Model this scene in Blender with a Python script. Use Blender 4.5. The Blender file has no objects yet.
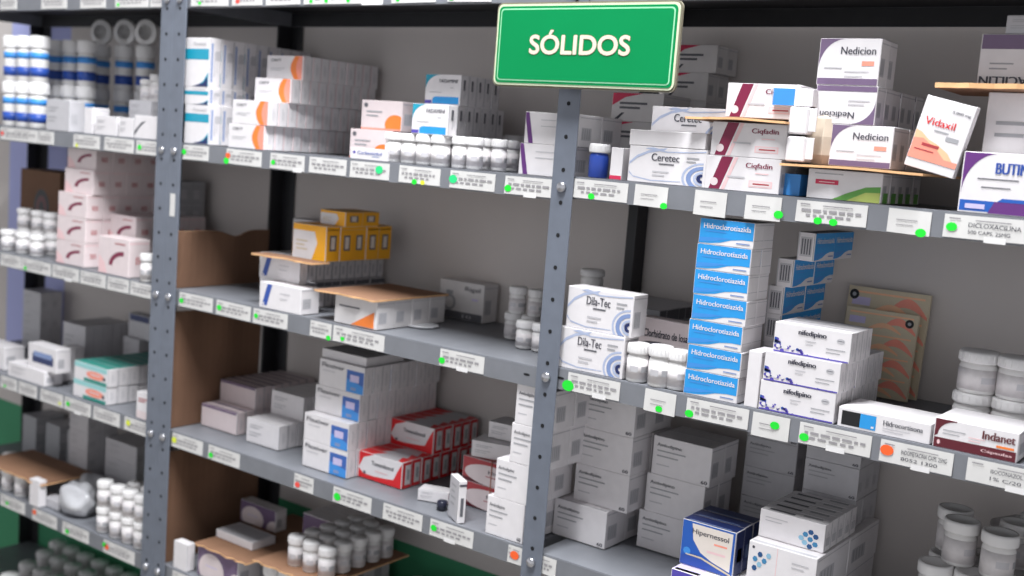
import bpy, bmesh, math, random
from mathutils import Vector, Matrix
random.seed(7)
sc = bpy.context.scene
C = sc.collection

# ------------------------------------------------------------------ camera
FPX = 1130.0
CAM = Vector((1.842, -1.3805, 0.0716))
RGT = Vector((0.8014, 0.5933, 0.0761)).normalized()
FWD = Vector((-0.5829, 0.8031, -0.1237)); FWD = (FWD - RGT*FWD.dot(RGT)).normalized()
UPV = RGT.cross(FWD)
cd = bpy.data.cameras.new('camera'); co = bpy.data.objects.new('camera', cd); C.objects.link(co)
co.matrix_world = Matrix(((RGT.x, UPV.x, -FWD.x, CAM.x), (RGT.y, UPV.y, -FWD.y, CAM.y), (RGT.z, UPV.z, -FWD.z, CAM.z), (0, 0, 0, 1)))
cd.sensor_width = 36; cd.lens = 36*FPX/1024; cd.clip_start = .02; cd.clip_end = 30
cd.dof.use_dof = True; cd.dof.focus_distance = 1.5; cd.dof.aperture_fstop = 3.6
sc.camera = co

# ------------------------------------------------------------------ light
w = bpy.data.worlds.new('world'); sc.world = w; w.use_nodes = True
wn = w.node_tree; bg = wn.nodes['Background']; bg.inputs[0].default_value = (.95, .96, 1, 1)
wt = wn.nodes.new('ShaderNodeTexCoord'); ws = wn.nodes.new('ShaderNodeSeparateXYZ'); wr_ = wn.nodes.new('ShaderNodeValToRGB')
wm = wn.nodes.new('ShaderNodeMapRange'); wm.inputs[1].default_value = -1; wm.inputs[2].default_value = 1
wn.links.new(wt.outputs['Generated'], ws.inputs[0]); wn.links.new(ws.outputs['Z'], wm.inputs[0]); wn.links.new(wm.outputs[0], wr_.inputs[0])
el = wr_.color_ramp.elements; el[0].position = .0; el[0].color = (.5,)*3+(1,); el[1].position = 1; el[1].color = (.12,)*3+(1,)
for p_, c_ in ((.42, .9), (.5, 1), (.62, .75), (.75, .25)): q_ = el.new(p_); q_.color = (c_,)*3+(1,)
wx = wn.nodes.new('ShaderNodeMath'); wx.operation = 'MULTIPLY'; wx.inputs[1].default_value = .92; wn.links.new(wr_.outputs[0], wx.inputs[0]); wn.links.new(wx.outputs[0], bg.inputs[1])
def lamp(name, loc, sx, sy, power, col):
    l = bpy.data.lights.new(name, 'AREA'); l.shape = 'RECTANGLE'; l.size = sx; l.size_y = sy; l.energy = power; l.color = col
    o = bpy.data.objects.new(name, l); C.objects.link(o); o.location = loc
    d = Vector((.3, .1, -.2)) - Vector(loc); o.rotation_euler = d.to_track_quat('-Z', 'Y').to_euler()
    return o
lamp('ceiling_light', (1.3, -.52, 2.15), 2.0, .1, 245, (.96, .98, 1))
sc.view_settings.view_transform = 'Standard'; sc.view_settings.look = 'None'
sc.view_settings.gamma = 1; sc.view_settings.use_curve_mapping = False
sc.view_settings.exposure = 0.0

# ------------------------------------------------------------------ measured positions
def XatU(u, y, z):      # x of the point on the line (y, z) seen at column u
    k = (u-512)/FPX
    a = RGT - FWD*k     # (P-CAM).a = 0
    return CAM.x - ((y-CAM.y)*a.y + (z-CAM.z)*a.z)/a.x
def ZatV(v, x, y):
    k = (288-v)/FPX
    a = UPV - FWD*k
    return CAM.z - ((x-CAM.x)*a.x + (y-CAM.y)*a.y)/a.z

# ------------------------------------------------------------------ materials
MATS = {}
def M(name, col=None, rough=.5, metal=0, noise=.05, scale=30, bump=0, alpha=None, emit=0):
    if name in MATS: return MATS[name]
    col = tuple((c/12.92 if c <= .04045 else ((c+.055)/1.055)**2.4) for c in [v/255 for v in col])
    m = bpy.data.materials.new(name); m.use_nodes = True; nt = m.node_tree; b = nt.nodes['Principled BSDF']
    b.inputs['Roughness'].default_value = rough; b.inputs['Metallic'].default_value = metal
    tc = nt.nodes.new('ShaderNodeTexCoord'); nz = nt.nodes.new('ShaderNodeTexNoise'); nz.inputs['Scale'].default_value = scale; nz.inputs['Detail'].default_value = 4
    nt.links.new(tc.outputs['Object'], nz.inputs['Vector'])
    r = nt.nodes.new('ShaderNodeValToRGB')
    r.color_ramp.elements[0].position = .3; r.color_ramp.elements[1].position = .7
    r.color_ramp.elements[0].color = tuple(c*(1-noise) for c in col)+(1,)
    r.color_ramp.elements[1].color = tuple(min(1, c*(1+noise)) for c in col)+(1,)
    nt.links.new(nz.outputs['Fac'], r.inputs['Fac']); nt.links.new(r.outputs['Color'], b.inputs['Base Color'])
    if bump:
        bp = nt.nodes.new('ShaderNodeBump'); bp.inputs['Strength'].default_value = bump; bp.inputs['Distance'].default_value = .002
        nt.links.new(nz.outputs['Fac'], bp.inputs['Height']); nt.links.new(bp.outputs['Normal'], b.inputs['Normal'])
    if alpha is not None:
        b.inputs['Alpha'].default_value = alpha
    if name.startswith('sign'): b.inputs['Specular IOR Level'].default_value = .15
    MATS[name] = m
    return m
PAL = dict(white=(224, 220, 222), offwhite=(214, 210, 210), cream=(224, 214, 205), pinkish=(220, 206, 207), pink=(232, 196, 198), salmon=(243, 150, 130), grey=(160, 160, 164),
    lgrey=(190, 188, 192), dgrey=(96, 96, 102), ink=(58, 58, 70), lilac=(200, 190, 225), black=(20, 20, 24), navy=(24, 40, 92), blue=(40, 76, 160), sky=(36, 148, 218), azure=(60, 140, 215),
    teal=(28, 150, 178), sea=(48, 140, 128), paleteal=(150, 205, 205), orange=(240, 128, 50), yellow=(245, 175, 25), purple=(98, 46, 120), mauve=(112, 92, 122), maroon=(122, 24, 62), darkred=(92, 22, 36),
    red=(214, 34, 40), crimson=(200, 40, 80), green=(96, 160, 70), violet=(84, 72, 170), brick=(170, 60, 66), steelblue=(126, 146, 190), bluegrey=(80, 96, 130), olive=(176, 190, 100), sand=(206, 192, 165), palesteel=(172, 182, 208), brown=(96, 40, 44), royal=(30, 88, 176), peach=(244, 190, 150), hex1=(60, 130, 175), hex2=(28, 78, 130), hex3=(140, 185, 210), boxblue=(60, 100, 175))
def pm(n): return M('print_'+n, PAL[n], .45, noise=.03, scale=60)
M('shelf_paint', (119, 121, 127), .42, .0, .07, 25, .03)
M('post_paint', (108, 114, 126), .42, .1, .06, 40, .03)
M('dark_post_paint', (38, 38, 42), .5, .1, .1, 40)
M('underside_dark', (40, 40, 44), .6, 0, .1, 40)  # dark tone for shelf undersides, inner lip faces and rear post holes
M('hole_dark', (16, 16, 20), .9)
M('bolt_zinc', (190, 190, 195), .3, .9)
M('wall_paint', (205, 198, 195), .9, 0, .06, 3, .1)
M('wall_green', (60, 140, 100), .8, 0, .08, 3)
M('wall_lavender', (175, 180, 228), .8, 0, .05, 3)
M('floor_tile', (150, 146, 140), .5, 0, .1, 5)
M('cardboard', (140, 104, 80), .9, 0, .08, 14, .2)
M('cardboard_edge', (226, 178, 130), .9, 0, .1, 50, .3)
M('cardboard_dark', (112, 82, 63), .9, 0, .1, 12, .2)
M('label_paper', (208, 206, 204), .55, 0, .03, 40)
M('label_ink', (150, 147, 150), .6)
M('dot_green', (20, 225, 50), .5); M('dot_teal', (40, 215, 130), .5); M('dot_orange', (250, 100, 40), .5); M('dot_red', (245, 80, 70), .5); M('dot_yellow', (225, 235, 60), .5)
M('plastic_white', (222, 220, 219), .35, 0, .03, 20)
M('plastic_cap', (228, 226, 226), .4, 0, .03, 20)
M('bottle_label', (212, 207, 208), .5, 0, .08, 90)
M('plastic_blue', (40, 70, 160), .3); M('plastic_dark', (34, 36, 54), .3); M('plastic_lightblue', (90, 150, 205), .4)
M('sign_green', (0, 132, 74), .5, 0, .04, 8); M('sign_pale', (150, 212, 170), .3); M('sign_rim', (205, 212, 182), .3); M('sign_back', (120, 115, 100), .4); M('sign_letter', (218, 210, 190), .4); M('sign_outline', (150, 128, 110), .5)
M('rubber', (170, 110, 90), .7); M('wire', (40, 42, 46), .4, .6)
M('bag_plastic', (190, 190, 194), .25, 0, .1, 20, .5)

# ------------------------------------------------------------------ mesh builder
_glyph = {}
def glyphs(s, bold=.0):
    k = (s, bold)
    if k not in _glyph:
        cu = bpy.data.curves.new('t', 'FONT'); cu.body = s; cu.resolution_u = 3 if bold < .02 else 5
        o = bpy.data.objects.new('t', cu); C.objects.link(o); dg = bpy.context.evaluated_depsgraph_get()
        me = bpy.data.meshes.new_from_object(o.evaluated_get(dg))
        vs = [(v.co.x, v.co.y) for v in me.vertices]; fs = [tuple(p.vertices) for p in me.polygons]
        bpy.data.objects.remove(o); bpy.data.curves.remove(cu); bpy.data.meshes.remove(me)
        x0 = min(v[0] for v in vs); x1 = max(v[0] for v in vs); y0 = min(v[1] for v in vs); y1 = max(v[1] for v in vs)
        vs = [((x-x0)/(x1-x0), (y-y0)/(y1-y0)) for x, y in vs]
        _glyph[k] = (vs, fs)
    return _glyph[k]
def clip01(pts):
    for ax, lim, sg in ((0, 0, 1), (0, 1, -1), (1, 0, 1), (1, 1, -1)):
        out = []
        for i in range(len(pts)):
            a, b = pts[i-1], pts[i]
            ia, ib = (a[ax]-lim)*sg >= 0, (b[ax]-lim)*sg >= 0
            if ia != ib:
                t = (lim-a[ax])/(b[ax]-a[ax]); out.append((a[0]+t*(b[0]-a[0]), a[1]+t*(b[1]-a[1])))
            if ib: out.append(b)
        pts = out
        if not pts: return []
    return pts
class MB:
    def __init__(s): s.v = []; s.f = []; s.mi = []; s.mats = []; s.sm = []
    def m(s, mat):
        if isinstance(mat, str): mat = MATS[mat] if mat in MATS else pm(mat)
        if mat not in s.mats: s.mats.append(mat)
        return s.mats.index(mat)
    def add(s, vs, fs, mat, smooth=False):
        k = len(s.v); s.v += [tuple(v) for v in vs]; i = s.m(mat)
        for f in fs: s.f.append(tuple(k+a for a in f)); s.mi.append(i); s.sm.append(smooth)
    def box(s, x0, x1, y0, y1, z0, z1, mat, c=0, mtx=None):
        if c <= 0:
            vs = [(x, y, z) for z in (z0, z1) for y in (y0, y1) for x in (x0, x1)]
            fs = [(0, 2, 3, 1), (4, 5, 7, 6), (0, 1, 5, 4), (2, 6, 7, 3), (0, 4, 6, 2), (1, 3, 7, 5)]
        else:
            bm = bmesh.new(); bmesh.ops.create_cube(bm, size=1)
            for v in bm.verts: v.co = Vector(((x0+x1)/2+v.co.x*(x1-x0), (y0+y1)/2+v.co.y*(y1-y0), (z0+z1)/2+v.co.z*(z1-z0)))
            bmesh.ops.bevel(bm, geom=bm.edges[:], offset=c, segments=1, affect='EDGES')
            bm.verts.index_update(); vs = [v.co.copy() for v in bm.verts]; fs = [tuple(v.index for v in f.verts) for f in bm.faces]; bm.free()
        if mtx: vs = [mtx @ Vector(v) for v in vs]
        s.add(vs, fs, mat)
    def lathe(s, prof, mat, n=20, cx=0, cy=0, smooth=True):
        vs = []; fs = []
        for r, z in prof:
            for i in range(n): a = 2*math.pi*i/n; vs.append((cx+r*math.cos(a), cy+r*math.sin(a), z))
        for k in range(len(prof)-1):
            for i in range(n): j = (i+1) % n; fs.append((k*n+i, k*n+j, (k+1)*n+j, (k+1)*n+i))
        if prof[0][0] > 0: fs.append(tuple(reversed(range(n))))
        if prof[-1][0] > 0: fs.append(tuple((len(prof)-1)*n+i for i in range(n)))
        s.add(vs, fs, mat, smooth)
    def tube(s, pts, r, mat, n=8):
        pts = [Vector(p) for p in pts]; vs = []; fs = []
        for i, p in enumerate(pts):
            d = (pts[min(i+1, len(pts)-1)]-pts[max(i-1, 0)]).normalized()
            a = d.cross(Vector((0, 0, 1)));
            if a.length < .1: a = d.cross(Vector((1, 0, 0)))
            a.normalize(); b = d.cross(a)
            for k in range(n): t = 2*math.pi*k/n; vs.append(p+a*r*math.cos(t)+b*r*math.sin(t))
        for i in range(len(pts)-1):
            for k in range(n): j = (k+1) % n; fs.append((i*n+k, i*n+j, (i+1)*n+j, (i+1)*n+k))
        fs.append(tuple(range(n))); fs.append(tuple(reversed(range((len(pts)-1)*n, len(pts)*n))))
        s.add(vs, fs, mat, True)
    def sheet(s, grid, th, mat, edge=None):     # grid of points, thickened along +z-ish normal
        nr, nc = len(grid), len(grid[0]); n = (Vector(grid[0][-1])-Vector(grid[0][0])).cross(Vector(grid[-1][0])-Vector(grid[0][0])).normalized()
        top = [Vector(p)+n*th/2 for r in grid for p in r]; bot = [Vector(p)-n*th/2 for r in grid for p in r]
        fs = []; es = []; N = nr*nc
        for i in range(nr-1):
            for j in range(nc-1):
                a = i*nc+j; fs.append((a, a+1, a+nc+1, a+nc)); fs.append((N+a, N+a+nc, N+a+nc+1, N+a+1))
        ring = [j for j in range(nc)]+[i*nc+nc-1 for i in range(1, nr)]+[(nr-1)*nc+j for j in range(nc-2, -1, -1)]+[i*nc for i in range(nr-2, 0, -1)]
        for q in range(len(ring)): a, b = ring[q], ring[(q+1) % len(ring)]; es.append((a, N+a, N+b, b))
        s.add(top+bot, fs, mat); s.add(top+bot, es, edge or mat)
    def mesh(s, name):
        me = bpy.data.meshes.new(name); me.from_pydata(s.v, [], s.f)
        for m in s.mats: me.materials.append(m)
        me.polygons.foreach_set('material_index', s.mi); me.polygons.foreach_set('use_smooth', s.sm); me.update()
        return me
def link(name, me, parent=None, loc=(0, 0, 0), rot=(0, 0, 0)):
    o = bpy.data.objects.new(name, me); C.objects.link(o); o.parent = parent; o.location = loc; o.rotation_euler = rot
    return o
USED = set()
def tag(o, label, cat, group=None):
    if label in USED: print('DUPLABEL', label)
    n = len(label.replace(',', '').split())
    if n > 16 or n < 4: print('WORDS', n, label)
    USED.add(label); o['label'] = label; o['category'] = cat
    if group: o['group'] = group
    return o
def struct(o): o['kind'] = 'structure'; return o
ORD = ['first', 'second', 'third', 'fourth', 'fifth', 'sixth', 'seventh', 'eighth', 'ninth', 'tenth', 'eleventh', 'twelfth', 'thirteenth', 'fourteenth', 'fifteenth']

# ------------------------------------------------------------------ carton meshes with printing
class Carton(MB):
    def __init__(s, w, t, h, base='white'):
        super().__init__(); s.w, s.t, s.h = w, t, h
        s.box(-w/2, w/2, -t/2, t/2, 0, h, base, min(.0007, t*.05))
    def dims(s, f): return {'f': (s.w, s.h), 'b': (s.w, s.h), 'r': (s.t, s.h), 'l': (s.t, s.h), 't': (s.w, s.t)}[f]
    def pt(s, f, a, b, L):
        e = .00015*L+.00012; w, t, h = s.w, s.t, s.h
        if f == 'f': return (-w/2+a, -t/2-e, b)
        if f == 'b': return (w/2-a, t/2+e, b)
        if f == 'r': return (w/2+e, -t/2+a, b)
        if f == 'l': return (-w/2-e, t/2-a, b)
        return (-w/2+a, -t/2+b, h+e)
    def P(s, f, pts, mat, L=1):
        W, H = s.dims(f); m = .012
        pts = clip01(pts)
        if len(pts) < 3: return
        s.add([s.pt(f, W*(m+(1-2*m)*a), H*(m+(1-2*m)*b), L) for a, b in pts], [tuple(range(len(pts)))], mat)
    def R(s, f, a0, b0, a1, b1, mat, L=1): s.P(f, [(a0, b0), (a1, b0), (a1, b1), (a0, b1)], mat, L)
    def Eo(s, f, cx, cy, rx, ry, mat, L=1, n=28):
        s.P(f, [(cx+rx*math.cos(2*math.pi*i/n), cy+ry*math.sin(2*math.pi*i/n)) for i in range(n)], mat, L)
    def arc(s, f, pts_out, pts_in, mat, L=1):   # band between two point rows, as quads
        for i in range(len(pts_out)-1): s.P(f, [pts_out[i], pts_out[i+1], pts_in[i+1], pts_in[i]], mat, L)
    def T(s, f, txt, x, y, w, h, mat='ink', L=4, bold=.012, flip=False):
        W, H = s.dims(f); vs, fs = glyphs(txt, bold)
        pts = [((1-a), (1-b)) if flip else (a, b) for a, b in vs]
        for q, dx in enumerate((0, .006) if bold < .02 else (0, .006, .012)): s.add([s.pt(f, W*(x+a*w+dx*.7), H*(y+b*h), L+q*.3) for a, b in pts], fs, mat)
    def lines(s, f, x, y, w, n=2, dy=.08, hh=.02, mat='grey', L=3):
        for i in range(n): s.R(f, x, y-i*dy, x+w*(1-.25*(i % 2)), y-i*dy+hh, mat, L)
    def ends(s, bar=True, seam='lgrey'):
        for f in 'rl':
            if s.t < .03:
                s.R(f, .0, 0, .08, 1, seam); s.R(f, .94, .02, .98, .98, 'grey')
                if bar: s.R(f, .42, .22, .5, .72, 'lgrey', 2); s.R(f, .62, .3, .67, .62, 'lgrey', 2)
            else:
                s.R(f, .02, .9, .98, .93, seam); s.R(f, .1, .2, .55, .6, 'lgrey') if bar else None
                if bar:
                    for q in range(4): s.R(f, .14+.1*q, .24, .18+.1*q, .56, 'grey', 2)
        s.R('t', .02, .0, .98, .06, seam)
def A_plain(c): c.ends(False)
def A_text(c):
    c.ends(); c.lines('f', .1, .74, .4, 2, .1, .03, 'grey'); c.lines('f', .08, .42, .38, 2, .12, .03)
def A_grid(c):   # white tablet carton, grey name and number corner
    c.ends(); c.T('f', 'Amlodipino', .07, .72, .42, .11, 'dgrey', bold=.01); c.lines('f', .07, .62, .5, 2, .14, .035); c.T('f', '60', .86, .05, .1, .09, 'ink')
    c.R('f', .07, .25, .3, .28, 'lgrey')
def A_teal(c):
    c.ends(); c.R('f', 0, .56, 1, .78, 'teal'); c.P('f', [(1, 0), (1, .3), (.8, .12), (.55, .02), (.55, 0)], 'teal'); c.P('f', [(.35, 0), (.98, 0), (.98, .22), (.8, .08)], 'navy', 2)
    c.T('f', 'Pamidol', .35, .84, .5, .07, 'grey')
    c.R('r', .15, .1, .3, .9, 'steelblue'); c.R('r', .5, .55, .9, .75, 'lgrey')
def A_fad(c):
    c.ends(); n = 10
    c.P('f', [(0, 1), (.42, 1)]+[(.42-.42*math.sin(a*math.pi/2/n), 1-.55+.55*math.cos(a*math.pi/2/n)) for a in range(0, n+1)], 'teal')
    c.R('f', .22, .02, .97, .2, 'sky'); c.P('f', [(.22, .2), (.3, .26), (.97, .26), (.97, .2)], 'sky'); c.R('f', 0, .02, .2, .13, 'violet'); c.T('f', 'FADAMINI', .4, .72, .5, .12, 'ink'); c.lines('f', .12, .4, .36, 1); c.lines('f', .72, .56, .1, 1)
    c.R('r', .3, .5, .55, .85, 'dgrey', 2)
def A_orange(c):
    c.ends(seam='pink'); n = 12
    c.P('f', [(.98, 0), (.98, 1), (.78, 1)]+[(.78-.12*math.sin(math.pi*a/n), 1-a/n) for a in range(n+1)], 'orange'); c.P('f', [(.98, 0), (.98, 1), (.93, 1)]+[(.9-.08*math.sin(math.pi*a/n), 1-a/n) for a in range(n+1)], 'salmon', 2)
    c.T('f', 'ORFY', .12, .74, .28, .12, 'dgrey'); c.lines('f', .1, .45, .4, 2)
def A_ocirc(c):
    c.ends(); c.Eo('f', .85, .2, .25, .34, 'orange'); c.Eo('f', .1, .84, .05, .08, 'dgrey', 2); c.lines('f', .12, .6, .4, 2, .14, .05, 'grey'); c.R('f', 0, 0, 1, .06, 'salmon', 2)
def A_maroonswoosh(c):
    c.ends(False, seam='pink'); n = 12
    out = [(.35+.5*(1-math.cos(a*math.pi/2/n)), .25+.42*math.sin(a*math.pi/2/n)) for a in range(n+1)]
    inn = [(.47+.38*(1-math.cos(a*math.pi/2/n)), .25+.3*math.sin(a*math.pi/2/n)) for a in range(n+1)]
    c.arc('f', out, inn, 'maroon'); c.P('f', [(0, 0), (.3, 0), (.2, .3), (0, .5)], 'pink'); c.lines('f', .55, .85, .35, 1, .1, .03, 'brick'); c.T('r', 'lll', .35, .35, .3, .2, 'brick')
def A_ceretec(c):
    c.ends(); n = 14
    for r0, r1, mt, L in ((.27, .24, 'palesteel', 1), (.21, .15, 'steelblue', 2), (.12, .085, 'palesteel', 3), (.075, .03, 'navy', 4)):
        c.arc('f', [(.98-r0*math.sin(a*math.pi/n), .22-r0*1.6*math.cos(a*math.pi/n)) for a in range(n+1)], [(.98-r1*math.sin(a*math.pi/n), .22-r1*1.6*math.cos(a*math.pi/n)) for a in range(n+1)], mt, L)
    c.arc('f', [(0, .55), (.1, .75), (.25, .9), (.5, 1)], [(0, .47), (.1, .67), (.25, .83), (.46, .93)], 'palesteel')
    c.arc('f', [(0, .3), (.06, .16), (.3, .08), (.7, .1)], [(.0, .24), (.07, .12), (.3, .05), (.7, .08)], 'palesteel')
    c.arc('f', [(.3, 1), (.5, .9), (.8, .93), (1, .97)], [(.2, .95), (.5, .87), (.8, .9), (1, .94)], 'palesteel', 2)
    c.T('f', c.txt, .3, .62, .36, .2, 'ink'); c.lines('f', .4, .52, .2, 1, .1, .04, 'dgrey'); c.lines('f', .32, .3, .22, 2, .1, .04, 'lgrey'); c.lines('f', .76, .74, .16, 2, .1, .04, 'grey')
def A_ciq(c):
    c.ends(); c.P('f', [(.05, 0), (.2, 0), (.36, 1), (.2, 1)], 'maroon'); c.P('f', [(.22, 0), (.27, 0), (.43, 1), (.38, 1)], 'pink'); c.Eo('f', .12, .22, .055, .12, 'pinkish', 2)
    c.T('f', 'Ciqfadin', .54, .66, .35, .19, 'maroon', bold=.01); c.lines('f', .3, .38, .24, 1, .1, .05, 'lgrey'); c.lines('f', .68, .54, .18, 1, .1, .03, 'pink'); c.R('f', .6, .14, .92, .34, 'pink', 1); c.R('f', .62, .17, .9, .31, 'pinkish', 2); c.lines('f', .66, .22, .22, 1, .1, .04, 'brick')
def A_ned(c):
    c.ends(); n = 10
    c.P('f', [(0, 1), (.42, 1)]+[(.42-.42*math.sin(a*math.pi/2/n), .35+.65*math.cos(a*math.pi/2/n)) for a in range(n+1)], 'mauve'); c.R('f', 0, 0, 1, .14, 'mauve')
    c.T('f', 'Nedicion', .36, .66, .56, .16, 'ink'); c.lines('f', .1, .35, .3, 1); c.R('f', .72, .42, .92, .52, 'salmon', 2); c.lines('f', .45, .28, .4, 2, .1, .02, 'lgrey'); c.R('t', 0, 0, 1, 1, 'mauve')
def A_nedflip(c):
    c.ends(); n = 10
    c.P('f', [(1, 0), (.58, 0)]+[(.58+.42*math.sin(a*math.pi/2/n), .65-.65*math.cos(a*math.pi/2/n)) for a in range(n+1)], 'mauve'); c.R('f', 0, .86, 1, 1, 'mauve')
    c.T('f', 'Nedicion', .1, .16, .56, .16, 'ink', flip=True); c.lines('f', .55, .6, .35, 2, .1, .03, 'lgrey')
def A_vid(c):
    c.ends(); c.T('f', 'Vidaxil', .12, .62, .6, .1, 'red'); c.lines('f', .35, .55, .3, 1, .1, .02, 'grey'); c.T('f', '5,000 mg', .58, .83, .36, .045, 'dgrey'); c.R('f', .62, .46, .88, .52, 'grey', 2)
    c.P('f', [(0, .12), (0, .52), (.12, .5), (.3, .42), (.5, .38), (.75, .3), (1, .12)], 'peach'); c.P('f', [(0, .12), (0, .4), (.2, .42), (.5, .32), (.8, .16), (1, .12)], 'salmon', 2); c.R('f', 0, .12, 1, .2, 'salmon', 3); c.lines('f', .08, .25, .4, 1, .1, .015, 'brick', 4); c.R('f', .2, .32, .55, .36, 'brick', 4)
def A_but(c):
    c.ends(); n = 12
    c.P('f', [(0, 1), (.3, 1)]+[(.3-.3*math.sin(a*math.pi/2/n), .3+.7*math.cos(a*math.pi/2/n)) for a in range(n+1)], 'purple'); c.R('f', 0, .02, .32, .2, 'royal'); c.P('f', [(.25, 0), (1, 0), (1, .2), (.3, .2)], 'purple', 2); c.P('f', [(.32, .2), (.36, .26), (1, .26), (1, .2)], 'royal', 3); c.R('f', .05, .06, .22, .14, 'lilac', 4)
    c.T('f', 'BUTIMAX', .28, .66, .4, .18, 'blue', bold=.03); c.lines('f', .13, .56, .35, 1, .1, .02, 'dgrey'); c.lines('f', .17, .42, .25, 1, .1, .02, 'dgrey')
def A_dic(c):
    c.ends(); c.R('f', 0, .72, 1, 1, 'mauve'); c.T('f', 'DICLOXACILLIN', .02, .03, .96, .16, 'ink', flip=True, bold=.03); c.lines('f', .1, .42, .24, 2, .1, .03)
def A_grn(c):
    c.ends(); c.P('f', [(.35, 0), (1, 0), (1, .55), (.8, .5), (.55, .25)], 'green'); c.P('f', [(.55, 0), (1, 0), (1, .35), (.8, .32)], 'olive', 2); c.lines('f', .08, .85, .4, 1, .1, .03); c.R('f', .1, .5, .42, .66, 'crimson', 2); c.lines('f', .15, .56, .22, 1, .1, .03, 'pink', 3); c.R('r', .2, 0, .8, .35, 'green', 2)
def A_hct(c):
    c.ends(False); n = 8
    c.P('f', [(0, .12), (0, 1), (1, 1), (1, .3), (.8, .3), (.6, .24), (.4, .1), (.2, .04), (0, .02)], 'sky'); c.P('f', [(.0, .25), (0, .06), (.3, .14), (.6, .3), (.4, .3)], 'azure', 2)
    c.T('f', 'Hidroclorotiazida', .08, .62, .86, .2, 'white', bold=.015); c.lines('f', .1, .5, .4, 1, .1, .04, 'azure', 3); c.lines('f', .7, .12, .25, 1, .1, .05, 'steelblue', 3)
    for f in 'l': c.R(f, .15, .15, .85, .85, 'lgrey', 1); [c.R(f, .22+.16*q, .22, .3+.16*q, .78, 'dgrey', 2) for q in range(4)]
    c.R('r', .05, .3, .95, .33, 'lgrey')
def A_nif(c):
    c.ends(); c.T('f', 'nifedipino', .32, .64, .36, .22, 'ink', bold=.02); c.R('f', 0, 0, 1, .045, 'violet'); random.seed(3)
    for i in range(34):
        x = abs(random.gauss(0, .26)); y = random.random()*.4*max(0, 1-x*1.5)+.05; r = .035*random.uniform(.4, 1)*max(.3, 1-x)
        c.Eo('f', x, y, r, r*2.2, random.choice(['violet', 'lilac', 'violet', 'blue']), 2+i % 3, 10)
    for q in range(3): c.Eo('f', .06+.1*q, .2, .03, .07, 'white', 5, 10)
    c.lines('f', .42, .5, .14, 2, .1, .03, 'lgrey'); c.lines('f', .7, .36, .25, 2, .12, .03, 'grey'); c.Eo('f', .88, .68, .055, .09, 'lgrey'); c.lines('f', .84, .68, .08, 1, .1, .02, 'dgrey')
def A_hidro(c):
    c.ends(); c.R('f', .03, .12, .3, .85, 'black'); c.R('f', .24, .12, .42, .85, 'sky', 2); c.T('f', 'Hidrocortisona', .5, .5, .42, .24, 'dgrey', bold=.015); c.R('f', .37, .2, .4, .3, 'white', 3)
    c.lines('f', .5, .34, .3, 2, .14, .04, 'lgrey'); c.R('r', .9, 0, 1, 1, 'lgrey')
def A_ind(c):
    c.ends(); n = 10
    c.R('f', 0, 0, 1, .34, 'darkred'); c.P('f', [(0, .36), (0, 1), (.26, 1)]+[(.26-.22*math.sin(a*math.pi/2/n), .45+.5*math.cos(a*math.pi/2/n)) for a in range(n+1)], 'darkred')
    c.T('f', 'Indanet', .58, .58, .38, .28, 'brown', bold=.02); c.lines('f', .1, .62, .28, 2, .12, .03); c.T('f', 'Cápsulas', .58, .12, .36, .12, 'pink'); c.R('f', .76, .38, .97, .46, 'orange', 2); c.Eo('f', .06, .18, .02, .08, 'pink', 2); c.lines('f', .42, .52, .2, 2, .1, .03, 'pink')
def A_flex(c):
    c.ends(); c.R('f', .62, .0, 1, .82, 'boxblue'); c.P('f', [(.62, .5), (1, .3), (1, 0), (.62, 0)], 'azure', 2); c.R('f', .7, .4, .9, .66, 'lilac', 3); c.R('f', .72, .08, .84, .2, 'steelblue', 3); c.T('f', 'Flexiver', .06, .72, .5, .16, 'ink'); c.lines('f', .08, .58, .28, 1, .1, .03, 'lgrey')
    c.R('r', .2, .1, .8, .3, 'steelblue', 2) if c.t > .03 else None
def A_red(c):
    c.ends(False); n = 16
    c.P('f', [(0, 1), (.35, 1), (.1, .8), (0, .4)], 'red'); c.R('f', 0, 0, 1, .16, 'red'); c.P('f', [(1, 0), (1, .95), (.9, .6), (.82, .25), (.6, .2), (.35, .16), (.35, 0)], 'red', 2); c.P('f', [(0, 0), (.0, .35), (.1, .18), (.3, .12), (.4, 0)], 'red', 2)
    c.T('f', 'Tensodoxol', .3, .58, .5, .16, 'ink'); c.lines('f', .38, .36, .3, 1, .1, .04, 'pink'); c.Eo('f', .14, .22, .03, .06, 'dgrey', 4); c.R('t', 0, 0, 1, 1, 'red'); c.P('t', [(.3, 0), (.9, 0), (.8, 1), (.45, 1)], 'lgrey', 2)
    c.R('r', 0, 0, 1, 1, 'red'); c.R('r', .3, .12, .9, .88, 'offwhite', 2); c.R('r', .5, .3, .75, .7, 'grey', 3)
def A_pinkell(c):
    c.ends(False, 'pink'); c.R('f', 0, 0, 1, 1, 'brick'); c.P('f', [(0, 0), (1, 0), (1, .1), (0, .16)], 'darkred', 1.5); c.Eo('f', .6, .42, .56, .42, 'pinkish', 2); c.T('f', 'Histo', .55, .5, .32, .14, 'ink'); c.R('t', 0, 0, 1, 1, 'brick'); c.R('r', 0, 0, 1, 1, 'darkred'); c.lines('f', .5, .36, .3, 1, .1, .03, 'brick')
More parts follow.
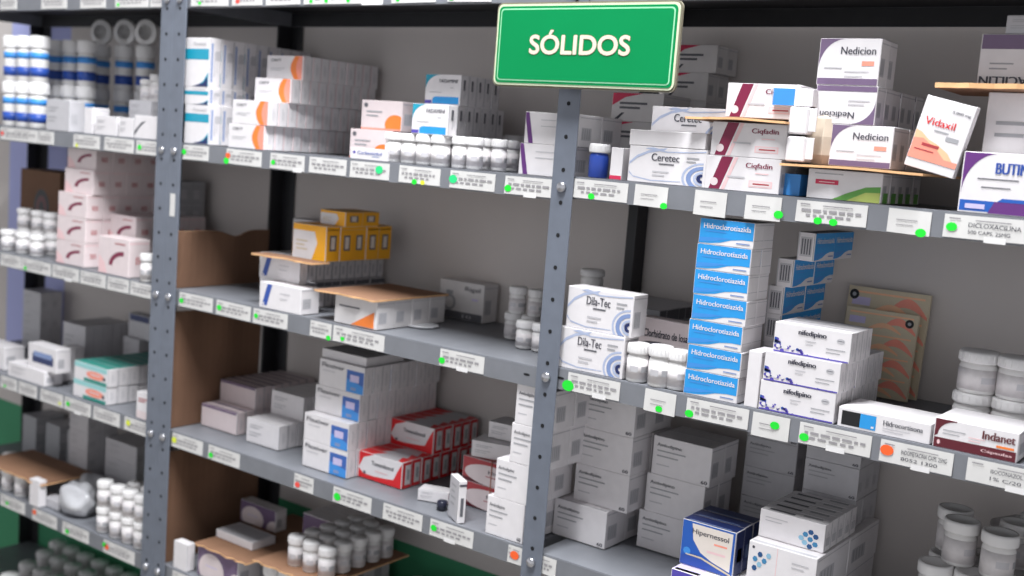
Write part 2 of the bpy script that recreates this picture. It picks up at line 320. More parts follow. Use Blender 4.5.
def A_hiper(c):
    c.ends(False); c.R('f', 0, 0, 1, 1, 'royal'); c.P('f', [(.18, .96), (.22, .6), (.38, .35), (.6, .22), (.95, .1), (.96, .96)], 'cream', 2); c.P('f', [(0, .2), (.3, .28), (.6, .18), (1, 0), (0, 0)], 'blue', 3); c.arc('f', [(.1, .26), (.4, .26), (.7, .16), (.98, .06)], [(.1, .23), (.4, .22), (.7, .11), (.98, .02)], 'sand', 4)
    c.T('f', 'Hipernessol', .2, .7, .68, .15, 'ink'); c.lines('f', .62, .6, .25, 1, .1, .04, 'salmon'); c.lines('f', .5, .4, .35, 1, .1, .05, 'pink'); c.Eo('f', .12, .32, .07, .08, 'azure', 4)
    for f in 'rl': c.R(f, 0, 0, 1, 1, 'navy'); c.R('r', .3, .3, .8, .6, 'bluegrey', 2)
    c.R('t', 0, 0, 1, 1, 'navy'); c.R('t', .1, .08, .9, .16, 'steelblue', 2)
def A_tamo(c):
    c.ends(); c.P('f', [(0, 1), (.3, 1), (.1, .7), (0, .3)], 'violet'); c.R('t', 0, 0, .35, .7, 'lilac'); c.T('f', 'Tamoxol', .38, .5, .36, .3, 'ink')
def hexes(c, f, pts, r=.05, asp=1):
    for i, (x, y) in enumerate(pts): c.Eo(f, x, y, r, r*asp, ['hex1', 'hex2', 'hex3'][i % 3], 2, 6)
def A_hex(c):
    c.ends(); hexes(c, 'f', [(.72, .5), (.8, .62), (.72, .2), (.8, .36), (.88, .5), (.66, .34), (.88, .22), (.8, .1)], .045, 2.2); c.lines('f', .08, .75, .35, 2, .12, .03, 'lgrey'); c.R('t', .1, .2, .5, .5, 'dgrey'); c.R('t', .6, .5, .9, .8, 'grey'); c.R('r', .2, .2, .8, .5, 'lgrey')
def A_hexb(c):
    c.ends(); hexes(c, 'f', [(.1, .55), (.17, .7), (.17, .42), (.24, .55), (.1, .3), (.3, .72)], .04, 2); c.R('f', .42, 0, .43, 1, 'pink'); c.lines('f', .65, .7, .25, 2, .12, .03, 'lgrey'); c.Eo('f', .06, .86, .02, .04, 'ink')
def A_purpedge(c):
    c.ends(); c.P('f', [(.08, 0), (.17, 0), (.06, 1), (0, 1), (0, .8)], 'purple'); c.R('l', 0, 0, 1, 1, 'purple'); c.lines('f', .3, .75, .5, 2, .2, .03, 'lgrey')
def A_bluebar(c):
    c.ends(); c.P('f', [(.06, .1), (.18, .1), (.3, .95), (.18, .95)], 'blue'); c.Eo('f', .1, .16, .02, .05, 'white', 2); c.lines('f', .5, .65, .25, 2, .2, .04, 'lgrey')
def A_orT(c):
    c.ends(); c.P('f', [(.4, .02), (.95, .02), (.95, .62)], 'orange'); c.lines('f', .1, .62, .5, 1, .1, .06, 'dgrey')
def A_yel(c):
    c.ends(False); c.R('f', 0, .82, 1, 1, 'yellow'); c.P('f', [(.6, 0), (.75, .5), (.65, .85), (1, 1), (1, 0)], 'yellow', 2); c.lines('f', .1, .5, .35, 3, .12, .04, 'sand'); c.R('t', 0, 0, 1, 1, 'yellow')
    for f in 'rl': c.R(f, 0, 0, 1, 1, 'yellow'); c.R(f, .25, .3, .75, .75, 'dgrey', 2); c.R(f, .35, .35, .65, .7, 'cream', 3)
def A_amp(c):
    for f in 'rl': c.R(f, 0, .8, 1, 1, 'dgrey'); c.R(f, 0, 0, .16, .8, 'grey'); c.R(f, .4, .2, .7, .6, 'lgrey')
    c.R('f', .02, .1, .98, .2, 'mauve'); c.R('t', 0, 0, 1, 1, 'lgrey')
def A_rig(c):
    c.ends(); c.R('f', 0, 0, 1, .2, 'dgrey'); c.T('f', 'Rigel', .58, .74, .34, .15, 'ink')
    c.arc('f', [(.23+.15*math.cos(a*math.pi/12), .42+.22*math.sin(a*math.pi/12)) for a in range(25)], [(.23+.1*math.cos(a*math.pi/12), .42+.15*math.sin(a*math.pi/12)) for a in range(25)], 'grey', 2); c.R('f', .15, .64, .31, .74, 'grey', 2)
    c.lines('f', .75, .55, .14, 1, .1, .05, 'lilac'); c.T('f', '10', .55, .06, .2, .08, 'lgrey')
def A_pinktop(c):
    c.ends(); c.R('f', 0, .9, 1, 1, 'mauve'); c.P('f', [(.55, .82), (.8, .7), (1, .35), (1, .82)], 'pinkish', 2); c.R('t', 0, 0, 1, .3, 'mauve')
def A_tealbox(c):
    c.ends(); c.R('f', 0, .72, 1, 1, 'paleteal'); c.R('f', .3, .0, 1, .2, 'sea'); c.Eo('f', .65, .45, .28, .22, 'salmon', 2); c.Eo('f', .92, .4, .04, .1, 'ink', 3); c.lines('f', .5, .45, .3, 1, .1, .06, 'pinkish', 3); c.R('t', 0, 0, 1, 1, 'sea')
def A_bluelab(c):
    c.ends(); c.R('f', .15, .25, .9, .62, 'navy'); c.R('f', .2, .5, .85, .72, 'steelblue', 2)
def A_bluetop(c):
    c.ends(); c.R('f', .05, .72, .95, .98, 'navy')
def A_pkbox(c):
    c.ends(); c.lines('f', .15, .75, .6, 2, .1, .04, 'brick'); c.R('f', 0, 0, 1, .3, 'pinkish')
def A_curve(c):
    c.ends(); c.P('f', [(0, .3), (.3, .7), (.55, .8), (.3, .55), (0, .1)], 'dgrey')
def A_cara(c):
    c.ends(); c.T('f', 'Carbamidol', .2, .45, .65, .28, 'blue'); c.Eo('f', .1, .6, .04, .12, 'violet'); c.lines('f', .6, .28, .2, 1, .1, .06, 'steelblue')
def A_pinkcorner(c):
    c.ends(); c.P('f', [(0, .55), (0, 1), (.6, 1), (.25, .85)], 'crimson'); c.lines('f', .15, .6, .55, 2, .16, .08, 'dgrey'); c.P('f', [(.02, 0), (.2, .3), (.26, .3), (.1, 0)], 'ink')
def A_purpband(c):
    c.ends(); c.R('f', 0, .0, 1, 1, 'mauve'); c.Eo('f', .35, .3, .32, .55, 'pinkish', 2); c.Eo('f', .98, .0, .22, .5, 'pinkish', 2); c.lines('f', .2, .4, .3, 1, .1, .03, 'lilac')
def A_poster(c):
    n = 10; cs = ['sand']*4
    for q in range(4):
        b = q*.25; c.R('f', 0, b, 1, b+.25, cs[q]); c.R('f', .05, b+.2, .95, b+.22, 'peach', 2)
        c.arc('f', [(.5+.5*a/n, b+.04+.16*math.sin(math.pi*a/n)) for a in range(n+1)], [(.45+.55*a/n, b+.01+.1*math.sin(math.pi*a/n)) for a in range(n+1)], 'salmon', 2)
        c.arc('f', [(.3+.5*a/n, b+.02+.1*math.sin(math.pi*a/n)) for a in range(n+1)], [(.3+.5*a/n, b+.0+.06*math.sin(math.pi*a/n)) for a in range(n+1)], 'peach', 3); c.R('f', .05, b+.08, .28, b+.16, 'lilac', 2)

CM = {}
def cmesh(key, w, t, h, art, base='white', txt=''):
    k = (key, round(w, 4), round(t, 4), round(h, 4))
    if k not in CM:
        c = Carton(w, t, h, base); c.txt = txt; art(c); CM[k] = c.mesh('carton_'+key)
    return CM[k]
GAP = .0006
def put(me, x, y, z, label, cat='box', group=None, rz=0, name='medicine_carton', rx=0, ry=0):
    o = link(name, me, None, (x, y, z), (rx, ry, rz)); tag(o, label, cat, group); return o
def G(key, art, desc, where, u0, u1, vt, y, z, t, layers, nv=None, base='white', txt='', group=None, side=False, h=None, w=None, cat='box'):
    """a block of equal cartons: front face measured at u0..u1 on depth y, standing at z; layers = [(how many back, dx, dy)] bottom up"""
    nv = nv or len(layers)
    x0 = XatU(u0, y, z); W = w or XatU(u1, y, z)-x0; H = h or (ZatV(vt, x0, y)-z)/nv
    if side: me = cmesh(key, t, W, H, art, base, txt)      # long side turned to the right
    else: me = cmesh(key, W, t, H, art, base, txt)
    n = sum(l[0] for l in layers); group = group or (None if n == 1 else 'cartons: '+desc+' '+where)
    ob = []
    for k, (ny, dx, dy) in enumerate(layers):
        for j in range(ny):
            jx = random.uniform(-.0012, .0012) if j else 0
            xx = x0+W/2+dx+jx; yy = y+dy+j*(t+GAP)+t/2; zz = z+k*(H+.0002)
            if n == 1: lab = desc+' '+where
            else:
                a = []
                if len(layers) > 1: a.append(('bottom' if k == 0 else 'top' if k == len(layers)-1 else ORD[k])+' layer')
                if max(l[0] for l in layers) > 1: a.append('front one' if j == 0 else ORD[j]+' back')
                lab = desc+', '+', '.join(a)+', '+where
            me2 = me
            o = link('medicine_carton', me2, None, (xx, yy, zz), (0, 0, random.uniform(-.004, .004)+(math.pi/2 if side else 0))); tag(o, lab, cat, group)
            ob.append(o)
    return dict(x0=x0, w=W, h=H, z=z+len(layers)*(H+.0002), y=y, zl=[z+k*(H+.0002) for k in range(len(layers)+1)])

# ------------------------------------------------------------------ bottles
BM_ = {}
def bottle_meshes(kind):
    if kind in BM_: return BM_[kind]
    r, h, bodym, capm, hasl = {'pill': (.0165, .056, 'plastic_white', 'plastic_cap', 1), 'pillsm': (.0135, .05, 'plastic_white', 'plastic_cap', 1), 'blue': (.016, .052, 'plastic_blue', 'plastic_cap', 0),
        'dark': (.016, .05, 'plastic_dark', 'plastic_dark', 0), 'tall': (.019, .078, 'plastic_white', 'plastic_cap', 1), 'tub': (.021, .06, 'plastic_white', 'plastic_cap', 1), 'spray': (.021, .1, 'plastic_white', 'plastic_cap', 2),
        'pillw': (.0168, .0485, 'plastic_white', 'plastic_cap', 1), 'wtub': (.025, .053, 'plastic_white', 'plastic_cap', 1), 'jar': (.0215, .058, 'plastic_white', 'plastic_cap', 1), 'pot': (.0155, .045, 'plastic_white', 'plastic_cap', 1), 'lightjar': (.02, .04, 'plastic_white', 'plastic_cap', 0)}[kind]
    ch = h*.27; b = MB()
    b.lathe([(0, 0), (r*.86, 0), (r*.95, .002), (r*.95, h-ch-.006), (r*.88, h-ch-.002), (r*.7, h-ch+.001), (r*.7, h-ch+.004), (0, h-ch+.004)], bodym)
    c = MB(); z0 = h-ch+.0005
    if kind == 'jar':
        c.lathe([(r*.8, z0), (r*1.02, z0), (r*1.05, z0+.002), (r*1.05, h-.003), (r, h), (r*.84, h), (r*.8, h-.003), (0, h-.003)], capm, 24)
    else:
        n = 40; c.lathe([(r*.8, z0), (r, z0), (r*1.02, z0+.0015), (r, h-.002), (r*.94, h), (0, h)], capm)
        for i in range(20):
            a = 2*math.pi*i/20; mt = Matrix.Rotation(a, 4, 'Z'); c.box(r*.99, r*1.035, -.0008, .0008, z0+.002, h-.003, capm, 0, mt)
    l = None
    if hasl:
        l = MB(); zz = h-ch-.007
        if hasl == 2:
            l.lathe([(r*.957, .012), (r*.96, .012), (r*.96, .032), (r*.957, .032)], pm('blue')); l.lathe([(r*.957, .05), (r*.96, .05), (r*.96, .064), (r*.957, .064)], pm('azure'))
        else:
            l.lathe([(r*.952, .005), (r*.962, .005), (r*.962, zz), (r*.952, zz)], 'bottle_label')
            for q in range(3):
                a0 = -1.5+q*1.1; vs = []
                for s_ in range(5):
                    a = a0+s_*.2; vs += [(r*.968*math.cos(a), r*.968*math.sin(a), zz*.45), (r*.968*math.cos(a), r*.968*math.sin(a), zz*.7)]
                l.add(vs, [(2*i, 2*i+2, 2*i+3, 2*i+1) for i in range(4)], [pm('lgrey'), pm('grey'), pm('lgrey')][q])
    BM_[kind] = (b.mesh(kind+'_body'), c.mesh(kind+'_cap'), l.mesh(kind+'_label') if l else None, r, h)
    return BM_[kind]
def bottle(kind, x, y, z, label, group=None, scale=1, rot=None, name='pill_bottle', cat='bottle', rz=None):
    b, c, l, r, h = bottle_meshes(kind)
    e = link(name, None, None, (x, y, z), rot or (0, 0, rz if rz is not None else random.uniform(-.5, .5))); e.empty_display_size = .02; e.scale = (scale,)*3
    link('body', b, e); link('lid' if kind == 'jar' else 'cap', c, e)
    if l: link('paper_label', l, e)
    tag(e, label, cat, group); return e
def BR(kind, desc, where, rows, z, group, scale=1, cat='bottle', name='pill_bottle'):
    """rows = [(y, [u, u, ...], word)], front row first"""
    for y, us, word in rows:
        for i, u in enumerate(us):
            pos = ORD[i]+' from left' if len(us) > 1 else ''
            lab = ', '.join(q for q in (desc, word, pos, where) if q)
            bottle(kind, XatU(u, y, z), y, z, lab, group, scale, name=name, cat=cat)

# ------------------------------------------------------------------ the room
def wallbox(name, x0, x1, y0, y1, z0, z1, mat):
    b = MB(); b.box(x0, x1, y0, y1, z0, z1, mat); return struct(link(name, b.mesh(name)))
ZF = -1.42
b = MB(); b.box(-3.2, 3.6, .2945, .4, ZF, 2.3, 'wall_paint'); b.box(-3.2, 3.6, .2932, .2945, ZF, -.735, 'wall_green'); struct(link('wall_back', b.mesh('wall_back')))
wallbox('floor', -3.2, 3.6, -3.4, .4, ZF-.05, ZF, 'floor_tile')
wallbox('trim_1', XatU(9, .294, -.2), XatU(66, .294, -.2), .2929, .2945, -.62, 2.3, 'wall_lavender')

# ------------------------------------------------------------------ shelving
WU = .92; D = .29
SH = {'T': .316, 'A': .03, 'B': -.254, 'C': -.5355, 'D': -.814, 'E': -1.10}
ZR = {'T': .316, 'A': .0348, 'B': -.248, 'C': -.5355, 'D': -.814, 'E': -1.10}
def price_label(shelf, origin, u0, u1, zl, dots=(), tab=None, text=None, drop=.0, h=.027):
    x0 = XatU(u0, -.003, zl); x1 = XatU(u1, -.003, zl); b = MB(); W = x1-x0
    yy = -.0005; zt = -.002; zb = zt-h-drop
    sk = random.uniform(-.0006, .0006)
    vs = [(x0, yy-.0016, zb+sk), (x1, yy-.0016, zb-sk), (x1, yy-.0005, zt-sk), (x0, yy-.0005, zt+sk)]
    vs2 = [(a, yy, c) for a, bb, c in vs]
    b.add([(a, bb, c) for a, bb, c in vs]+vs2, [(0, 1, 2, 3), (7, 6, 5, 4), (0, 4, 5, 1), (1, 5, 6, 2), (2, 6, 7, 3), (3, 7, 4, 0)], 'label_paper')
    Y = -.0024; H = zt-zb
    def rect(a0, c0, a1, c1, m, k=0): b.add([(x0+W*a0, Y-.0001*k, zb+H*c0), (x0+W*a1, Y-.0001*k, zb+H*c0), (x0+W*a1, Y-.0001*k, zb+H*c1), (x0+W*a0, Y-.0001*k, zb+H*c1)], [(0, 1, 2, 3)], m)
    def wr(s_, a, c, ww, hh, m='label_ink'):
        vs, fs = glyphs(s_, .01); b.add([(x0+W*(a+p*ww), Y, zb+H*(c+q*hh)) for p, q in vs], fs, m)
    if drop == 0:
        rect(.06, .8, .2, .86, 'label_ink'); rect(.38, .78, .8, .83, 'label_ink')
        if text:
            wr(text[0], .3, .5, .62, .2, pm('ink')); wr(text[1], .3, .22, .5, .16, pm('ink'))
        else:
            a = .08
            while a < .88:
                l_ = random.uniform(.05, .14); rect(a, .5, min(.94, a+l_), .62, 'label_ink'); a += l_+.03
            a = .15
            while a < .75: l_ = random.uniform(.05, .12); rect(a, .27, a+l_, .38, 'label_ink'); a += l_+.04
    else: rect(.2, .55, .7, .59, 'label_ink'); rect(.2, .35, .6, .38, 'label_ink')
    for (m, px, pz, r) in dots:
        n = 14; cx, cz = x0+W*px, zb+H*pz
        r *= .74; b.add([(cx+r*1.25*math.cos(2*math.pi*i/n), Y-.0003, cz+r*math.sin(2*math.pi*i/n)) for i in range(n)], [tuple(range(n))], 'dot_'+m)
    if tab is not None: rect(tab, -.1, tab+.26, .16, 'plastic_cap', 2)
    o = link('price_label', b.mesh('price_label'), shelf, (0, 0, zl-shelf.location.z-origin.z)); o.location.x = -origin.x; o.location.y = -origin.y
    return o
def unit(x0, x1, levels, posts, label, labels, ends):
    org = Vector(((x0+x1)/2, D/2, ZF))
    e = link('metal_shelving_unit', None, None, org); tag(e, label, 'shelving')
    for k, z in levels.items():
        s = MB(); a0, a1 = ends; t = .0012; m = 'shelf_paint'; mu = 'underside_dark'
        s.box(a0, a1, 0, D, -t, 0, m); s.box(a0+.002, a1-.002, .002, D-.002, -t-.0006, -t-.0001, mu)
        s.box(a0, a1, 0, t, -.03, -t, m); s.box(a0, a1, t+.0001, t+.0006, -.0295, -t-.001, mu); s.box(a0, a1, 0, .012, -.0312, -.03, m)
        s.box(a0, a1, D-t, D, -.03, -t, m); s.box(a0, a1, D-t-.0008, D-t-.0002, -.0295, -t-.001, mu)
        s.box(a0, a0+t, t, D-t, -.03, -t, m); s.box(a1-t, a1, t, D-t, -.03, -t, m)
        s.box(a0, a1, .001, .006, -.0002, .0012, m)
        for xs in (a0+.02, a1-.02):
            n = 12; s.add([(xs+.006*math.cos(2*math.pi*i/n), -.0003, -.014+.002*math.sin(2*math.pi*i/n)) for i in range(n)], [tuple(range(n))], 'hole_dark')
        so = link('shelf', s.mesh('shelf'), e, (-org.x, -org.y, z-org.z))
        o2 = Vector((0, 0, 0))
        for L in labels.get(k, []):
            pl = price_label(so, Vector((0, 0, org.z)), L[0], L[1], z, *L[2:])
    for (px, side, back) in posts:      # px = outer corner x, side = direction of the front flange
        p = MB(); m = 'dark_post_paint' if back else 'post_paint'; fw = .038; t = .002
        H = 2.04; y0 = D+.0005 if back else -.0035-t
        xa, xb = (px, px+side*fw) if side else (px-fw/2, px+fw/2)
        xa, xb = min(xa, xb), max(xa, xb)
        p.box(xa, xb, y0, y0+t, 0, H, m, .0005)
        # side flange runs into the depth
        sx = (xa if side >= 0 else xb-t)
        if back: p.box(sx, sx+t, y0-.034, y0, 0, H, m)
        else: p.box(sx, sx+t, y0+t, y0+t+.03, 0, H, m) if side else None
        xm = (xa+xb)/2; z = .03
        while z < H:
            n = 10; yy = y0-.0004
            p.add([(xm+.0033*math.cos(2*math.pi*i/n), yy, z+.0033*math.sin(2*math.pi*i/n)) for i in range(n)], [tuple(range(n))], 'underside_dark' if back else 'hole_dark'); z += .0478
        po = link('post', p.mesh('post'), e, (-org.x, -org.y, 0))
        if not back:
            for k, zz in levels.items():
                q = MB(); q.lathe([(0, 0), (.0075, 0), (.0078, .003), (.006, .005), (0, .006)], 'bolt_zinc', 12)
                bo = link('bolt', q.mesh('bolt'), po, (xm, y0, zz-org.z-.016)); bo.rotation_euler = (math.pi/2, 0, 0)
    return e
g, tl, rd, orr, yl = 'green', 'teal', 'red', 'orange', 'yellow'
dG = lambda x, z=.2, r=.0045: (g, x, z, r)
LBL_L = {'T': [(0, 16), (41, 66), (80, 105), (115, 148, (dG(.1),)), (150, 166)],
  'A': [(0, 37, ((rd, .06, .5, .007),)), (38, 53), (73, 99, ((yl, .15, .15, .005),)), (104, 133), (136, 160, (dG(.15, .5, .007),))],
  'B': [(0, 20), (21, 50, (dG(.15, .2, .006),)), (52, 78, (), .5), (80, 105), (107, 128), (130, 155)],
  'C': [(0, 16, (dG(.3),)), (18, 36), (40, 62, ((yl, .9, .3, .005),)), (64, 90, (dG(.15, .5, .007),), .4), (93, 119), (124, 152, ((yl, .15, .6, .008),))],
  'D': [(0, 24, (dG(.3, .4, .006),)), (32, 56, ((orr, .1, .7, .008),)), (62, 88, (dG(.2, .3, .007),)), (103, 134, (dG(.04, .6, .007), (orr, .12, .5, .008)))],
  'E': []}
LBL_M = {'T': [(191, 228, (dG(.25),)), (232, 262, ((rd, .2, .3, .006),)), (266, 300), (304, 383, (dG(.1), dG(.3), dG(.58)), .75), (392, 436, (dG(.15), dG(.6, .4))), (448, 492, (dG(.1, .3, .008),))],
  'A': [(183, 208, ((g, .05, .5, .007),)), (226, 261, ((orr, .06, .55, .007), (g, .02, .18, .008))), (270, 304, (dG(.1, .4, .006),), .7), (309, 346), (350, 389, ((tl, .76, .6, .009),)), (399, 440, (dG(.4, .1, .006), (yl, .6, .1, .005))), (450, 495, ((tl, .08, .5, .009),)), (505, 553, (dG(.08, .3, .007),), .42)],
  'B': [(179, 212, (dG(.08, .4, .007),)), (216, 250, (dG(.1, .5, .007),)), (253, 287, (dG(.1, .5, .006),)), (310, 331, (dG(.9, .1, .006),)), (333, 384, (dG(.2, .25, .005),)), (440, 484, (dG(.06, .3, .007),), .4)],
  'C': [(172, 202, ((yl, .08, .5, .008),)), (208, 239, (dG(.1, .3, .007),)), (294, 313, ((rd, .2, .3, .007),)), (333, 371, (dG(.12, .4, .009),)), (383, 422, ()), (430, 473, (dG(.1, .5, .007),), .35), (508, 522, ((orr, .5, .5, .009),))],
  'D': [(172, 200)], 'E': []}
LBL_R = {'T': [], 'A': [(574, 628, (dG(.35, .15, .006),)), (635, 668, (dG(.92, .1, .006),), None, None, .002), (695, 727, (), None, None, .006), (746, 782, (dG(.95, .3, .007),), None, None, .004), (797, 868, (dG(.33, .1, .006), dG(.55, .1, .006))), (889, 932, (dG(.8, .1, .007),), None, None, .002), (945, 1030, (dG(.1, .45, .007),), .5, ('DICLOXACILINA', '500 CAPS. 25MG'))],
  'B': [(568, 620, (dG(.02, .25, .011),), .5), (645, 676, (dG(.5, .2, .006),), None, None, .004), (687, 749, (dG(.06, .2, .007),)), (753, 790, (dG(.62, .6, .007),), None, None, .004), (800, 872, (dG(.08, .3, .007),), .4), (881, 954, ((orr, .1, .55, .009),), .45, ('INDOMETACINA CAPS. 25MG', '8052 1300')), (968, 1050, (), .5, ('ISOCONAZOL, CREMA', '1% C/20 G'))],
  'C': [(525, 556), (700, 750, (dG(.2),))], 'D': [], 'E': []}
unit(-.938, 0, SH, [(0, -1, 0), (-.938, 1, 0), (0, -1, 1), (-.938, 1, 1)], 'grey metal shelving unit at far left with leaning tubs and pink cartons', LBL_L, (-.936, -.004))
unit(0, .9, SH, [(.0005, 1, 0), (.0005, 1, 1), (.899, -1, 1)], 'grey metal shelving unit in the middle, left of the post under the green sign', LBL_M, (.004, .9))
unit(.92, 1.86, ZR, [(.92, 0, 0), (1.86, -1, 0), (1.86, -1, 1)], 'grey metal shelving unit at right, its front post under the green sign', LBL_R, (.922, 1.858))
def post_sticker():
    q = MB(); q.box(-.0075, .0075, -.0004, 0, -.022, .022, 'label_paper', 0); me = q.mesh('paper_sticker')
    un = bpy.data.objects['metal_shelving_unit.001']; po = [o for o in un.children if o.name.startswith('post')][0]
    bpy.context.view_layer.update(); x, z = .020, .0
    zz = ZatV(205, x, -.006); st = link('paper_sticker', me, po, (x, -.0058, zz-ZF)); st['label'] = 'small white paper sticker'
post_sticker()
M('cardboard_pale', (205, 190, 172), .9, 0, .1, 30, .3)
# ------------------------------------------------------------------ helpers for loose things
def XZ(u, v, y):
    z = 0
    for _ in range(12): x = XatU(u, y, z); z = ZatV(v, x, y)
    return x, z
def sheet(x0, x1, y0, y1, z, label, cat='cardboard', name='cardboard_sheet', th=.003, wave=.002, pts=None, tilt=0):
    b = MB(); nx, ny = 13, 6; g_ = []; cx, cy = (x0+x1)/2, (y0+y1)/2
    rr = random.Random(label)
    ed = [rr.uniform(-1, 1)*.004 for _ in range(nx)]
    for j in range(ny):
        row = []
        for i in range(nx):
            a = i/(nx-1); c = j/(ny-1); x = x0+(x1-x0)*a; y = y0+(y1-y0)*c
            if j == 0: y += ed[i]
            zz = th/2+abs(wave)*(1-math.cos(a*6+c*2))*.5*(1-c)+tilt*(1-c)*(y1-y0)
            row.append((x-cx, y-cy, zz))
        g_.append(row)
    b.sheet(g_, th, 'cardboard', 'cardboard_edge')
    o = link(name, b.mesh(name), None, (cx, cy, z+.0004)); tag(o, label, cat); return o
def one(key, art, label, u0, u1, vt, y, z, t, **k):
    return G(key, art, label, '', u0, u1, vt, y, z, t, [(1, 0, 0)], **k)
_G = G
def G(key, art, desc, where, *a, **k):
    r = _G(key, art, desc, where, *a, **k); return r

RA, RB, RC = ZR['A'], ZR['B'], ZR['C']; ZA, ZB, ZC, ZD, ZE = SH['A'], SH['B'], SH['C'], SH['D'], SH['E']
e_ = .0016
RA += e_; RB += e_; RC += e_; ZA += e_; ZB += e_; ZC += e_; ZD += e_; ZE += e_

# ------------------------------------------------------------------ the hanging sign
def sign():
    y = -.03; x0, z1 = XZ(499, 3, y); x1, _ = XZ(684, 3, y); _, z0 = XZ(496, 86, y)
    W = x1-x0; H = z1-z0
    e = link('hanging_sign', None, None, ((x0+x1)/2, y, z0)); tag(e, 'green rectangular sign with pale border and cream lettering on the middle post', 'sign')
    def rr(x, z, w_, h_, r, n=7):
        out = []
        for cx, cz, a0 in ((x+w_-r, z+h_-r, 0), (x+r, z+h_-r, 90), (x+r, z+r, 180), (x+w_-r, z+r, 270)):
            for i in range(n+1): a = math.radians(a0+90*i/n); out.append((cx+r*math.cos(a), cz+r*math.sin(a)))
        return out
    def slab(ins, y0, y1, mat, r):
        b = MB(); p = rr(-W/2+ins, ins, W-2*ins, H-2*ins, r); n = len(p)
        b.add([(x, y0, z) for x, z in p]+[(x, y1, z) for x, z in p], [tuple(range(n)), tuple(reversed(range(n, 2*n)))]+[((i+1) % n, i, n+i, n+(i+1) % n) for i in range(n)], mat); return b
    link('backing_panel', slab(0, -.0015, .0025, 'sign_back', .010).mesh('p'), e)
    link('border', slab(.0025, -.0028, -.0016, 'sign_rim', .009).mesh('p'), e)
    f = slab(.0056, -.0036, -.0029, 'sign_green', .007); b2 = slab(.0088, -.0040, -.0037, 'sign_pale', .006); b3 = slab(.0108, -.0044, -.0041, 'sign_green', .0045)
    for q in (b2, b3):
        f.add(q.v, q.f, q.mats[0])
    link('face', f.mesh('face'), e)
    tx0, tz1 = XZ(532, 36, y); tx1, _ = XZ(633, 36, y); _, tz0 = XZ(532, 54, y)
    for mat, off, bo, nm in (('sign_outline', .0008, .045, 'l1'), ('sign_letter', 0, .03, 'l2')):  # wider brownish copy behind the cream letters forms their outline
        vs, fs = glyphs('SÓLIDOS', bo); b = MB(); hh = (tz1-tz0)*1.28; yy = -.0047 if mat == 'sign_outline' else -.005
        br = .0016 if mat == 'sign_outline' else .0009
        for q in range(9):
            ox, oz = (0, 0) if q == 8 else (br*math.cos(q*math.pi/4), br*math.sin(q*math.pi/4))
            b.add([(tx0-(x0+x1)/2+.001+a*(tx1-tx0-.002)+ox, yy-.00002*q, tz0-z0+c*hh+oz) for a, c in vs], fs, mat)
        if nm == 'l1': l1 = b
        else: l1.add(b.v, b.f, 'sign_letter')
    link('lettering', l1.mesh('lettering'), e)
    b = MB(); b.box(.0, .03, .0026, .024, H-.03, H-.004, 'sign_back', .001); link('bracket', b.mesh('bracket'), e)
sign()

# ================================================================== RIGHT UNIT, upper shelf
bottle('dark', XatU(581, .06, RA), .06, RA, 'dark bottle half hidden behind the middle post, left of the blue bottle')
bottle('blue', XatU(597.5, .018, RA), .018, RA, 'dark blue bottle with white cap right of the middle post', scale=.94)
one('slim', lambda c: (c.ends(False), c.R('f', 0, 0, 1, .12, 'crimson')), 'slim upright white carton with a crimson base beside the dark blue bottle', 609, 621, 147, .006, RA, .022)
g1 = one('ceretec', A_ceretec, 'white carton with grey-blue swirls and lying under a blank white carton', 627, 704, 145, .004, RA, .05, txt='Ceretec')
one('blankwide', A_plain, 'blank white carton lying on top of the swirl-printed carton', 629, 705, 129, .004, g1['z']+.0005, .05)
G('ceretec', A_ceretec, 'dim swirl-printed carton', 'behind the blank white carton', 646, 722, 106, .06, RA, .055, [(1, 0, 0), (1, 0, 0)], txt='Ceretec')
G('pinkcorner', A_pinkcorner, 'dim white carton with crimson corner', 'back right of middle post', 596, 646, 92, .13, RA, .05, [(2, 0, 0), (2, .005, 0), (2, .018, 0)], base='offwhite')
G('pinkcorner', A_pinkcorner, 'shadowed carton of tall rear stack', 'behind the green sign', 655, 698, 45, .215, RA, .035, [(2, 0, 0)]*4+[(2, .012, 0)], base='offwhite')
g1 = G('ciq', A_ciq, 'white carton with slanting maroon stripe', 'below the torn cardboard', 704, 778, 121, .004, RA, .048, [(3, 0, 0), (3, .004, 0)])
sheet(XatU(690, 0, g1['z']), XatU(790, 0, g1['z']), -.012, .09, g1['z'], 'torn brown cardboard strip lying between maroon-striped cartons')
g2 = G('ciq', A_ciq, 'maroon-striped carton', 'above the torn cardboard', 725, 797, None, .012, g1['z']+.0068, .03, [(3, 0, 0)], h=g1['h'])
one('bluelow', lambda c: c.R('f', 0, 0, 1, 1, 'azure'), 'plain light blue carton between the maroon-striped cartons and green-printed one', 780, 799, 173, .02, RA, .05, base='azure')
gg = G('grn', A_grn, 'dim white and green carton with red tag', 'under cardboard tray', 806, 880, 168, .006, RA, .03, [(5, 0, 0)])
sx0 = XatU(783, 0, gg['z']); sx1 = XatU(925, 0, gg['z'])
sheet(sx0, sx1, -.012, .26, gg['z'], 'flat brown cardboard sheet carrying the mauve and white cartons', wave=.0015)
zt = gg['z']+.0054
gn = G('ned', A_ned, 'white carton with mauve corner', 'on the cardboard sheet', 828, 872, None, .02, zt, .03, [(6, 0, 0)], h=.052, w=.079)
gn2 = G('nedflip', A_nedflip, 'upside-down white and mauve carton', 'middle of its stack', 828, 872, None, .02, gn['z'], .03, [(6, -.02, 0)], h=.048, w=.079)
G('ned', A_ned, 'white carton with mauve corner', 'topmost of its stack', 828, 872, None, .02, gn2['z'], .03, [(2, -.016, 0)], h=.058, w=.079)
